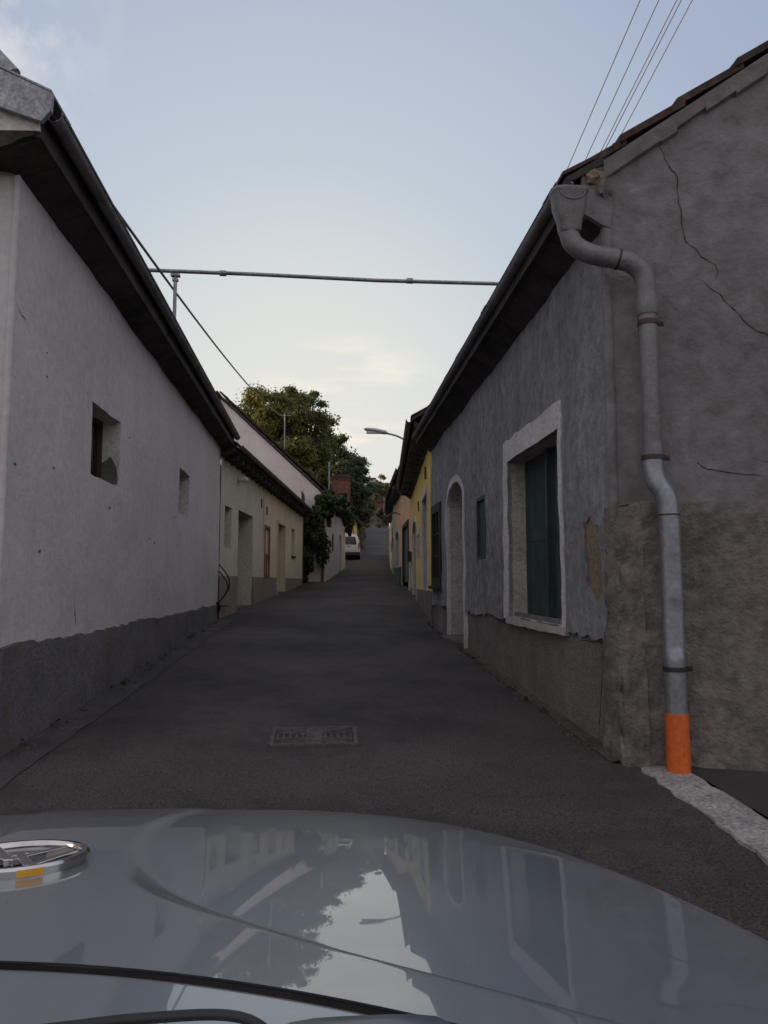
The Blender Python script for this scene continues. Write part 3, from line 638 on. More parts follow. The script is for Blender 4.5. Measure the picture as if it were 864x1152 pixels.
# wall sconce at far corner of C
q = WC2.p(uc(39), 3.95, 0); s = thing('wall_sconce', 'dark lantern bracket at the far corner of the vine covered house', 'wall lamp', q)
MB().tube([q, q + n2 * .3 + Vector((0, 0, .05))], .03, 8).build('arm', 'black', s); MB().tube([q + n2 * .3 + Vector((0, 0, .1)), q + n2 * .3 - Vector((0, 0, .25))], [.16, .08], 10).build('lamp_shade', 'black', s, smooth=True)

s = thing('sun_block_wall', 'unseen plastered wall added to block the low sun between the vine covered house and the chimney house', 'wall', (.3, 48, 2.4))  # added out of view to keep the low sun off the lane
MB().hexa([(.2, 40.6, 1), (.5, 40.6, 1), (.75, 55.9, 2), (.45, 55.9, 2), (.2, 40.6, 4.6), (.5, 40.6, 4.6), (.75, 55.9, 5.4), (.45, 55.9, 5.4)]).build('wall', 'pink_white', s)
MB().hexa([(.15, 40.6, 4.6), (.55, 40.6, 4.6), (.8, 55.9, 5.4), (.4, 55.9, 5.4), (.25, 40.6, 4.72), (.45, 40.6, 4.72), (.7, 55.9, 5.52), (.5, 55.9, 5.52)]).build('coping', 'tile', s)
s = thing('passage_screen', 'dark wooden gate added in the narrow passage behind the vine to block the low sun', 'screen', (-.95, 27, 1.2))  # added boards, stop sun reaching the right row through the gap
for k in range(8): MB().box((-.97 + k * .004, 26.15 + k * .21, 2.6), (.04, .20, 3.8 + (k % 2) * .02)).build('board', 'browndoor', s)
MB().box((-1.0, 26.9, 2.9), (.03, 1.7, .1)).build('rail', 'browndoor', s)
# ---------------------------------------------------------------- HOUSE D, E beyond the van
HD = thing('chimney_house', 'small white house with a big red brick chimney, behind the white van', 'house', (.9, 58, 3.2))
MB().prism([(-5, 2.5), (1.72, 2.5), (1.72, 6.35), (-1.4, 8.6), (-5, 6.2)], (1, 0, 0), (0, 0, 1), (0, 56, 0), (0, 5, 0)).build('wall', 'pink_white', HD)
tiled_roof(HD, (2.05, 55.7, 6.2), (2.05, 61.1, 6.2), (-1, 0, 0), 3.4, .72, seed=8, tile_w=.3)
tiled_roof(HD, (-5.3, 55.7, 5.9), (-5.3, 61.1, 5.9), (1, 0, 0), 3.9, .70, seed=8, tile_w=.5)
ch = MB().box((.87, 57.4, 7.6), (1.45, .9, 3.6)); cho = ch.build('chimney', 'brick', HD)
mb = MB().box((.87, 57.4, 9.45), (1.62, 1.05, .12)); mb.box((.87, 57.4, 9.25), (1.55, 1.0, .1)); mb.box((.87, 57.4, 9.58), (1.2, .7, .14)); mb.build('chimney_cap', 'tile', cho)
mb = MB()
for k in range(9): mb.box((.87, 56.945, 6.1 + k * .34), (1.452, .01, .02))
for k in range(5): mb.box((.25 + k * .31, 56.943, 7.6), (.02, .01, 3.4))
mb.build('mortar', 'tile', cho)
HE = thing('yellow_cottage', 'yellow cottage with dark arched door and overhanging eave, on the left behind the van', 'house', (2, 65, 4))
WE = Wall((1.80, 61.2), (2.55, 68), 1)
WE.panel(rectp(0, WE.len, 3, 6.8), [archp(2.0, 3.4, 3.2, 5.4, 6.0)], amp=.01, seed=31, grid=.4).build('wall', 'yellow', HE, smooth=True)
d = WE.reveal(archp(2.0, 3.4, 3.2, 5.4, 6.0), .2).build('door_recess', 'yellow', HE); WE.slab(archp(2.0, 3.4, 3.2, 5.4, 6.0), -.24, -.2).build('door', 'browndoor', d)
MB().prism([(1.80, 3), (1.80, 6.8), (-1.0, 8.7), (-4, 6.8), (-4, 3)], (1, 0, 0), (0, 0, 1), (0, 61.2, 0), (0, .2, 0)).build('end_wall', 'yellow', HE)
tiled_roof(HE, (2.15, 61.0, 6.7), (2.95, 68.3, 6.7), (-1, 0, 0), 3.4, .68, seed=9, tile_w=.3)
gutter(HE, (2.2, 61.0, 6.68), (3.0, 68.3, 6.68), .07)
MB().tube([(2.2, 61.1, 6.6), (2.05, 61.1, 6.2), (1.84, 61.1, 5.9)], .05, 8).build('drainpipe', 'zinc', HE, smooth=True)

# ---------------------------------------------------------------- HOUSE R1: grey house, right foreground
HR = thing('grey_house', 'rough grey plastered cellar house with tall green shuttered window, nearest on the right', 'house', (1.76, 8, .3))
W1 = Wall((1.76, 4.46), (1.76, 12.55), -1)
U = lambda y: y - 4.46
win = rectp(U(5.45), U(7.07), .97, 2.47); arch = archp(U(9.53), U(10.84), .35, 2.40, 2.69)
shut = rectp(U(11.47), U(12.33), 1.30, 2.50); hatch = rectp(U(8.14), U(8.64), 1.56, 2.28)
patch = wob([(U(4.66), 1.26), (U(4.80), 1.18), (U(4.93), 1.32), (U(4.97), 1.70), (U(4.85), 1.74), (U(4.68), 1.66)], .022, 4, .06)
winj = wob(win, .006, 12, .15)
jl = jagline(0.0, W1.len, .93, .035, 3, .07)
jl = [(u, z - (.0 if u > .6 else 0)) for u, z in jl]
lo_, hi_ = arch[0][0], arch[1][0]
jl_a = [p for p in jl if p[0] < lo_ - .02]; jl_b = [p for p in jl if p[0] > hi_ + .02]
top_arch = arch[2:][::-1]
outl = jl_a + [(lo_, .93)] + top_arch + [(hi_, .93)] + jl_b + [(W1.len, 3.78), (0, 3.78)]
m1 = W1.panel(outl, [winj, shut, hatch, patch], off=.016, amp=.020, freq=1.6, seed=41, grid=.09)
f1 = W1.disp
m1.build('wall', 'grey', HR, smooth=True)
mb = MB()
for seg in (jl_a, jl_b):
    for a, b in zip(seg, seg[1:]): mb.quad(W1.p(*a, f1(*a)), W1.p(*b, f1(*b)), W1.p(*b, -.03), W1.p(*a, -.03))
mb.build('plaster_edge', 'grey', HR)
for a, b in ((0, lo_), (hi_, W1.len)):
    W1.panel(rectp(a, b, -.1, 1.02), [], off=-.012, amp=.022, freq=1.5, seed=44, grid=.1).build('plinth', 'r_plinth', HR, smooth=True)
W1.disp = f1
W1.reveal(patch, .0, f1).build('patch_edge', 'grey', HR)
W1.rect(patch[0][0] - .1, patch[0][0] + .6, 1.1, 1.8, -.05, -.002).build('bare_patch', 'patch', HR)
# window: painted border, reveal, sill, two green shutters
outerb = [(U(5.375), .93), (U(7.27), .95), (U(7.25), 2.69), (U(5.39), 2.68)]
innerb = [(win[0][0], .975), (win[1][0] - 0, .975), (win[2][0], win[2][1]), (win[3][0], win[3][1])]
def dense(poly, n=14): return [(poly[i][0] + (poly[(i + 1) % 4][0] - poly[i][0]) * j / n, poly[i][1] + (poly[(i + 1) % 4][1] - poly[i][1]) * j / n) for i in range(4) for j in range(n)]
ro = random.Random(6)
ob = [(a + ro.uniform(-.012, .012), b + ro.uniform(-.010, .010)) for a, b in dense(outerb)]; ib = [(a + ro.uniform(-.004, .004), b + ro.uniform(-.004, .004)) for a, b in dense(innerb)]
brd = MB(); n_ = len(ob)
for k in range(14, n_):                               # left, top and right sides; the bottom is the sill
    a, b, c, d_ = ob[k], ob[(k + 1) % n_], ib[(k + 1) % n_], ib[k]; o_ = .012
    brd.hexa([W1.p(*a, f1(*a) - .03), W1.p(*b, f1(*b) - .03), W1.p(*c, f1(*c) - .03), W1.p(*d_, f1(*d_) - .03), W1.p(*a, f1(*a) + o_), W1.p(*b, f1(*b) + o_), W1.p(*c, f1(*c) + o_), W1.p(*d_, f1(*d_) + o_)])
wn = brd.build('window', 'lime', HR)
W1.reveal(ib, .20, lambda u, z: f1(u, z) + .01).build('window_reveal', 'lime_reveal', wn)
W1.slab(wob(rectp(win[0][0] - .06, win[1][0] + .12, .905, .968), .006, 5), -.2, .035).build('sill', 'lime_reveal', wn)
W1.rect(win[0][0] - .05, win[1][0] + .05, .9, 2.55, -.30, -.215).build('dark_opening', 'dark', wn)
def shutter(u0, u1, z0, z1, o_near, o_far, seed):
    """louvred leaf, slightly ajar: stiles, rails and slanted boards"""
    rr = random.Random(seed); mb = MB(); L0 = u1 - u0
    def P(u, z, o): t = (u - u0) / L0; return W1.p(u, z, o + o_near + (o_far - o_near) * t)
    def bar(a, b, c, d, o0, o1): mb.hexa([P(a, c, o0), P(b, c, o0), P(b, d, o0), P(a, d, o0), P(a, c, o1), P(b, c, o1), P(b, d, o1), P(a, d, o1)])
    bar(u0, u0 + .07, z0, z1, -.02, .02); bar(u1 - .07, u1, z0, z1, -.02, .02)
    for zc in (z0, z0 + (z1 - z0) * .47, z1 - .09): bar(u0 + .07, u1 - .07, zc, zc + .09, -.015, .015)
    for za, zb in ((z0 + .09, z0 + (z1 - z0) * .47), (z0 + (z1 - z0) * .47 + .09, z1 - .09)):
        n = 8; wd = (u1 - u0 - .14) / n; lean = wd * 1.2 if za < z0 + .3 else -wd * 1.2
        for k in range(n):                            # tall narrow boards, each tilted like a vane
            a = u0 + .07 + wd * k; b = a + wd
            mb.hexa([P(a, za, -.022), P(b, za, .002), P(b, zb, .002), P(a, zb, -.022), P(a + .010, za, -.008), P(b - .008, za, .017), P(b - .008, zb, .017), P(a + .010, zb, -.008)])
    return mb
shutter(win[0][0] + .01, win[0][0] + .80, 1.0, 2.46, -.13, -.19, 1).build('shutter', 'green', wn)
shutter(win[0][0] + .83, win[1][0] - .01, 1.0, 2.46, -.20, -.17, 2).build('shutter', 'green', wn)
W1.slab([(win[0][0] + .82, 1.0), (win[0][0] + .87, 1.0), (win[0][0] + .84, 2.46), (win[0][0] + .79, 2.46)], -.16, -.12).build('shutter_batten', 'green', wn)
# arched doorway
def arch_band(Wl, a, wd, fr, o0, o1, seed):
    r_ = random.Random(seed); mb = MB(); inn = a[1:] + a[:1]; c = (a[0][0] + a[1][0]) / 2; zt = max(p[1] for p in a)
    inn = []; 
    path = [a[1]] + [(a[1][0], a[1][1] + (a[2][1] - a[1][1]) * j / 14) for j in range(1, 14)] + a[2:] + [(a[0][0], a[-1][1] + (a[0][1] - a[-1][1]) * j / 14) for j in range(1, 15)]
    out = []
    for i, p in enumerate(path):
        p0, p1 = path[max(0, i - 1)], path[min(len(path) - 1, i + 1)]; dx, dz = p1[0] - p0[0], p1[1] - p0[1]; q = math.hypot(dx, dz)
        w_ = wd + r_.uniform(-.01, .01); out.append((p[0] + dz / q * w_, p[1] - dx / q * w_))
    for i in range(len(path) - 1):
        a_, b_, c_, d_ = out[i], out[i + 1], path[i + 1], path[i]
        mb.hexa([Wl.p(*a_, fr(*a_) + o0), Wl.p(*b_, fr(*b_) + o0), Wl.p(*c_, fr(*c_) + o0), Wl.p(*d_, fr(*d_) + o0), Wl.p(*a_, fr(*a_) + o1), Wl.p(*b_, fr(*b_) + o1), Wl.p(*c_, fr(*c_) + o1), Wl.p(*d_, fr(*d_) + o1)])
    return mb
dr = arch_band(W1, arch, .10, f1, -.04, .010, 3).build('doorway', 'lime', HR)
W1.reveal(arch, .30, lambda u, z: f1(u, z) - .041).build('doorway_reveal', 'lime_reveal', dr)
mb = W1.slab(archp(lo_, hi_, .3, 2.40, 2.69), -.36, -.30)
for k in (1, 2, 3, 4): W1.rect(lo_ + (hi_ - lo_) * k / 5 - .004, lo_ + (hi_ - lo_) * k / 5 + .004, .4, 2.6, -.30, -.296, mb)
mb.build('door', 'greydoor', dr)
W1.slab(wob(rectp(lo_ - .03, hi_ + .03, .2, .53), .008, 7), -.29, .12).build('doorstep', 'concrete', HR)
# green hatch, black framed window
hd = W1.reveal(hatch, .04, f1).build('hatch_recess', 'grey', HR)
mb = W1.rect(hatch[0][0], hatch[1][0], 1.56, 2.28, -.05, -.006); W1.band(hatch, rectp(hatch[0][0] + .04, hatch[1][0] - .04, 1.60, 2.24), -.006, .02, mb); mb.build('hatch', 'green', hd)
wd2 = W1.reveal(shut, .10, f1).build('window', 'grey', HR)
W1.rect(shut[0][0], shut[1][0], 1.30, 2.50, -.14, -.10).build('pane', 'glass', wd2)
mb = W1.band(rectp(shut[0][0] - .06, shut[1][0] + .06, 1.24, 2.56), rectp(shut[0][0] + .06, shut[1][0] - .06, 1.38, 2.42), -.05, .045)
W1.rect((shut[0][0] + shut[1][0]) / 2 - .03, (shut[0][0] + shut[1][0]) / 2 + .03, 1.38, 2.42, -.09, .03, mb)
for zc in (1.72, 2.08): W1.rect(shut[0][0] + .06, shut[1][0] - .06, zc - .015, zc + .015, -.09, .02, mb)
mb.build('frame', 'black', wd2)
W1.rect(shut[0][0] - .09, shut[1][0] + .09, 1.19, 1.24, -.02, .09).build('sill', 'black', wd2)

# gable facing the camera
GS = -.30; gd = Vector((1, GS, 0)).normalized()
WG = Wall((1.76, 4.46), (1.76 + 8 * gd.x, 4.46 + 8 * gd.y), 1)
rs = .60
def rz(u): return 4.01 + u * gd.x * rs
RU = 4.3
gt = jagline(-.012, 8, 1.77, .02, 8, .12)
mG = WG.panel(gt + [(8, rz(2 * RU - 8)), (RU, rz(RU)), (0, rz(0) - .02)], [], amp=.03, freq=1.1, seed=51, grid=.13)
fG = WG.disp; mG.build('gable_wall', 'gable_grey', HR, smooth=True)
# projecting rough base with a broken ledge
def rough_base():
    mb = MB(); nu, nz_ = 70, 30
    def ledge(u): return 1.77 + .02 * noise.noise(Vector((u * 2.2, 5, 0))) - .02 * max(0, .12 - u) / .12 * 1.0
    for j in range(nz_ + 3):
        for i in range(nu + 1):
            u = 8 * (i / nu) ** 1.7; 
            if j <= nz_:
                z = -.1 + (ledge(u) + .1) * j / nz_
                near = math.exp(-u * 4)
                o_ = .055 + .018 * noise.noise(Vector((u * 2.5, z * 2.5, 2))) + (.022 + .05 * near) * noise.noise(Vector((u * 9, z * 9, 6))) + .03 * sstep(1.0, 0.2, z)
                o_ -= .012 * (1 if j > nz_ - 1 else 0)
            else: z = ledge(u) + .012 * (j - nz_); o_ = .03 if j == nz_ + 1 else -.02
            mb.v.append(WG.p(u - .0, z, o_))
    W_ = nu + 1
    for j in range(nz_ + 2):
        for i in range(nu): k = j * W_ + i; mb.f.append((k, k + 1, k + W_ + 1, k + W_))
    return mb
rough_base().build('gable_base', 'gable_base', HR, smooth=True)
# crumbling corner buttress of the base, wrapping onto the street side
mb = MB(); nz_ = 34; nu = 14
for j in range(nz_ + 1):
    z = -.1 + 1.86 * j / nz_
    for i in range(nu + 1):
        t = i / nu; wdt = .20 + .06 * noise.noise(Vector((z * 3, 1, 0))) - (.13 * sstep(.75, 1.1, z))
        bump = .03 * noise.noise(Vector((t * 6, z * 8, 11))) + .025 * noise.noise(Vector((t * 15, z * 17, 12)))
        if t < .5: q = W1.p((.5 - t) * 2 * wdt, z, .030 * (sstep(0, .12, t)) + bump * sstep(0, .2, t) + .012)
        else: q = WG.p((t - .5) * 2 * .16, z, .07 + bump + .03 * sstep(1.0, .2, z))
        if abs(t - .5) < .04: q = Vector((1.745, 4.40, z)) + Vector((bump, -bump, 0))
        mb.v.append(q)
W_ = nu + 1
for j in range(nz_):
    for i in range(nu): k = j * W_ + i; mb.f.append((k, k + 1, k + W_ + 1, k + W_))
k = nz_ * W_; mb.f.append(tuple(range(k, k + W_)))
mb.build('crumbling_corner', 'gable_base', HR, smooth=True)
WG.disp = fG
mb = MB()
def gu(x): return (x - 1.76) / gd.x
for i, (pts, wd_) in enumerate([([(2.08, 4.14), (2.10, 4.05), (2.19, 3.86), (2.20, 3.62), (2.22, 3.45), (2.33, 3.30), (2.39, 3.27), (2.39, 3.18)], .0035), ([(2.27, 3.22), (2.40, 3.08), (2.54, 2.88), (2.66, 2.78), (2.8, 2.66)], .003), ([(2.13, 2.19), (2.18, 2.08), (2.27, 2.0), (2.36, 1.97), (2.6, 1.93)], .0035), ([(2.3, 3.2), (2.25, 3.1)], .0025), ([(2.5, 2.06), (2.58, 2.02), (2.72, 2.03)], .0025)]):
    crackline(WG, [(gu(x), z) for x, z in pts], .004, wd_, 60 + i).build('crack', 'crack', HR)
W1.disp = lambda u, z: f1(u, z)
for i, (pts, wd_) in enumerate([([(.05, .88), (.3, .92), (.62, .90)], .006), ([(.16, .86), (.2, .6), (.27, .3)], .009)]):
    W1.disp = (lambda u, z: .03) if i == 1 else f1
    crackline(W1, pts, .004, wd_, 80 + i).build('crack', 'crack', HR)
mb = MB(); pp = [(1.768 + .008 * noise.noise(Vector((0, 3, z * 4))), 4.472 + .008 * noise.noise(Vector((5, 3, z * 4))), z) for z in [1.6 + .09 * k for k in range(25)]]
mb.tube(pp, .034, 10).build('corner_render', 'gable_grey', HR, smooth=True)
body_shell(HR, [((2.1, 12.42), (9.2, 12.5), 0, 3.9), ((9.3, 2.6), (9.3, 12.5), 0, 3.9)], 'grey')
MB().prism([(1.8, 3.8), (9.3, 3.8), (5.7, 6.5)], (1, 0, 0), (0, 0, 1), (0, 12.42, 0), (0, .1, 0)).build('far_gable', 'grey', HR)
# eave: soffit, gutter, tiles
mb = MB()
for k in range(28):
    y0 = 4.475 + k * .293; y1 = y0 + .288; j = rnd.uniform(-.005, .005)
    mb.hexa([(1.80, y0, 3.53 + j), (1.80, y1, 3.53 + j), (1.52, y1, 3.72 + j), (1.52, y0, 3.72 + j), (1.80, y0, 3.62 + j), (1.80, y1, 3.62 + j), (1.52, y1, 3.80 + j), (1.52, y0, 3.80 + j)])
mb.build('soffit', 'soffit', HR)
MB().hexa([(1.50, 4.40, 3.70), (1.535, 4.40, 3.70), (1.535, 12.68, 3.70), (1.50, 12.68, 3.70), (1.50, 4.40, 3.88), (1.535, 4.40, 3.88), (1.535, 12.68, 3.88), (1.50, 12.68, 3.88)]).build('fascia', 'soffit', HR)
gutter(HR, (1.478, 4.40, 3.835), (1.478, 12.70, 3.84), .052)
tiled_roof(HR, (1.475, 4.42, 3.88), (1.475, 12.66, 3.88), (1, 0, 0), 4.3, rs, seed=12, course=.40)
# roof wedge over the skewed gable, with stepped verge tiles
mb = MB(); ncs = 12; cs = .40 / math.sqrt(1 + rs * rs)
for k in range(ncs):
    x0 = 1.50 + k * cs; x1 = x0 + cs * 1.12
    y0 = 4.46 + (x0 - 1.76) * GS - .05 - .012 * (k % 2); y1 = 4.46 + (x1 - 1.76) * GS - .05 - .012 * (k % 2)
    z0 = 3.88 + (x0 - 1.46) * rs + .05; z1 = 3.88 + (x1 - 1.46) * rs + .012
    mb.hexa([(x0, y0, z0 - .05), (x1, y1, z1 - .05), (x1, 4.6, z1 - .05), (x0, 4.6, z0 - .05), (x0, y0, z0), (x1, y1, z1), (x1, 4.6, z1), (x0, 4.6, z0)])
mb.build('verge_tiles', 'tile', HR)
tiled_roof(HR, (9.7, 3.0, 3.9), (9.7, 12.66, 3.9), (-1, 0, 0), 4.0, rs, seed=13, tile_w=.5)
# mortar fillet under the verge and broken plaster at the eave corner
mb = MB()
for k in range(60):
    u = k * .09; z = rz(u) - .005; r0 = rnd.uniform(-.02, .02)
    mb.hexa([WG.p(u, z - .12 + r0, -.02), WG.p(u + .095, z - .065 + r0, -.02), WG.p(u + .095, z + .055, -.02), WG.p(u, z, -.02), WG.p(u, z - .10 + r0, .036), WG.p(u + .095, z - .045 + r0, .036), WG.p(u + .095, z + .055, .05), WG.p(u, z, .05)])
mb.build('verge_mortar', 'gable_grey', HR)
def lump(c, rad, seed, m, parent, name):
    bm = bmesh.new(); bmesh.ops.create_icosphere(bm, subdivisions=3, radius=1)
    mb = MB(); mb.v = [Vector((v.co.x * rad[0], v.co.y * rad[1], v.co.z * rad[2])) * (1 + .5 * noise.noise(v.co * 1.9 + Vector((seed, 0, 0))) + .2 * noise.noise(v.co * 6 + Vector((seed, 0, 0)))) + Vector(c) for v in bm.verts]
    mb.f = [tuple(v.index for v in f.verts) for f in bm.faces]; bm.free(); return mb.build(name, m, parent, smooth=True)
lump((1.69, 4.44, 3.90), (.065, .035, .05), 1, 'patch', HR, 'broken_mortar'); lump((1.75, 4.44, 3.83), (.05, .03, .075), 4, 'gable_base', HR, 'broken_mortar')
MB().prism(wob([(1.60, 3.66), (1.795, 3.56), (1.80, 4.05), (1.60, 3.93)], .01, 3, .06), (1, 0, 0), (0, 0, 1), (0, 4.435, 0), (0, .14, 0)).build('eave_corner', 'gable_grey', HR)
# downpipe with hopper
DP = thing('downpipe', 'grey zinc rainwater downpipe with hopper head and bright orange foot on the grey gable', 'downpipe', (2.0, 4.25, .2))
def hring(cx, cy, z, wx, wy, n=24, r=.3):
    out = []
    for k in range(n):
        q = 2 * math.pi * k / n; c, s_ = math.cos(q), math.sin(q); p_ = 4
        f_ = (abs(c) ** p_ + abs(s_) ** p_) ** (-1 / p_); out.append(Vector((cx + c * f_ * wx, cy + s_ * f_ * wy, z)))
    return out
def loft(rings, caps=True):
    mb = MB(); n = len(rings[0])
    for r_ in rings: mb.v += r_
    for j in range(len(rings) - 1):
        for k in range(n): mb.f.append((j * n + k, j * n + (k + 1) % n, (j + 1) * n + (k + 1) % n, (j + 1) * n + k))
    if caps: mb.f.append(tuple(range(n))[::-1]); mb.f.append(tuple((len(rings) - 1) * n + k for k in range(n)))
    return mb
hp = loft([hring(1.475, 4.31, 3.725, .112, .085), hring(1.475, 4.31, 3.710, .115, .088), hring(1.475, 4.31, 3.695, .106, .08), hring(1.475, 4.31, 3.610, .098, .075), hring(1.475, 4.31, 3.530, .072, .065), hring(1.475, 4.31, 3.470, .066, .062), hring(1.475, 4.31, 3.455, .058, .058)])
hp.build('hopper', 'zinc_dark', DP, smooth=True)
mb = MB(); arc = [(1.475 + .075 * math.cos(math.pi + math.pi * k / 12), 4.233, 3.69 + .05 * math.sin(math.pi + math.pi * k / 12)) for k in range(13)]; mb.tube(arc, .006, 6); mb.build('hopper_rib', 'zinc_dark', DP)
def bez(pts, n=8):
    """rounded polyline (Catmull-Rom)"""
    P = [Vector(p) for p in pts]; P = [P[0] * 2 - P[1]] + P + [P[-1] * 2 - P[-2]]; out = []
    for i in range(1, len(P) - 2):
        for j in range(n):
            t = j / n; a, b, c, d = P[i - 1:i + 3]
            out.append(.5 * ((2 * b) + (c - a) * t + (2 * a - 5 * b + 4 * c - d) * t * t + (3 * b - a - 3 * c + d) * t ** 3))
    out.append(P[-2]); return out
e1 = bez([(1.475, 4.31, 3.48), (1.475, 4.31, 3.44), (1.50, 4.30, 3.375), (1.575, 4.29, 3.325), (1.66, 4.29, 3.305), (1.76, 4.28, 3.285), (1.85, 4.27, 3.255), (1.915, 4.27, 3.19), (1.935, 4.27, 3.10), (1.935, 4.27, 3.03)])
MB().tube(e1, .060, 18).build('elbow', 'zinc_dark', DP, smooth=True)
MB().tube([(1.655, 4.29, 3.306), (1.665, 4.29, 3.304)], .0625, 18).build('seam', 'zinc_dark', DP, smooth=True)
MB().tube([(1.76, 4.281, 3.285), (1.772, 4.28, 3.282)], .064, 18).build('seam', 'dkmetal', DP, smooth=True)
MB().tube([(1.935, 4.27, 3.05), (1.937, 4.27, 2.98), (1.938, 4.27, 2.93)], [.064, .068, .060], 18).tube([(1.938, 4.27, 2.93), (1.94, 4.27, 2.10)], .055, 18).build('upper_pipe', 'zinc_dark', DP, smooth=True)
MB().tube([(1.94, 4.27, 2.12), (1.94, 4.27, 2.02)], .060, 18).build('collar', 'zinc_dark', DP, smooth=True)
e2 = bez([(1.94, 4.27, 2.05), (1.94, 4.27, 1.97), (1.955, 4.255, 1.89), (1.985, 4.235, 1.83), (2.0, 4.225, 1.77), (2.002, 4.22, 1.68)])
MB().tube(e2, .062, 18).build('elbow', 'zinc_light', DP, smooth=True)
# dented lower pipe
mb = MB(); n = 28; J = 60
for j in range(J + 1):
    z = 1.70 - 1.16 * j / J
    for k in range(n):
        q = 2 * math.pi * k / n; r_ = .060
        fr = max(0, -math.sin(q + .25)) ** 2
        dent = .020 * (sstep(1.22, 1.12, z) * sstep(.86, .93, z)) + .012 * sstep(1.6, 1.3, z) * sstep(1.12, 1.2, z) * max(0, math.cos(q - 4.2))
        mb.v.append(Vector((2.003 + math.cos(q) * (r_ - dent * fr * .7), 4.215 + math.sin(q) * (r_ - dent * fr), z)))
for j in range(J):
    for k in range(n): mb.f.append((j * n + k, j * n + (k + 1) % n, (j + 1) * n + (k + 1) % n, (j + 1) * n + k))
mb.build('lower_pipe', 'zinc_light', DP, smooth=True)
MB().tube([(2.003, 4.215, .55), (2.003, 4.21, .20)], .0655, 24).build('orange_foot', 'orange', DP, smooth=True)
def clamp(x, y, z, r_):
    mb = MB().tube([(x, y, z - .014), (x, y, z + .014)], r_ + .006, 20, caps=True); mb.box((x + r_ + .02, y, z), (.045, .016, .03)); mb.tube([(x + r_ + .028, y - .02, z), (x + r_ + .028, y + .02, z)], .008, 8); mb.box((x, y + r_ + .03, z), (.02, .08, .012)); return mb.build('clamp', 'dkmetal', DP)
clamp(1.938, 4.27, 2.88, .056); clamp(1.94, 4.27, 2.045, .062); clamp(2.003, 4.215, .80, .061); 
MB().tube([(2.002, 4.217, 1.70), (2.002, 4.217, 1.69)], .0635, 20).build('seam', 'dkmetal', DP, smooth=True)

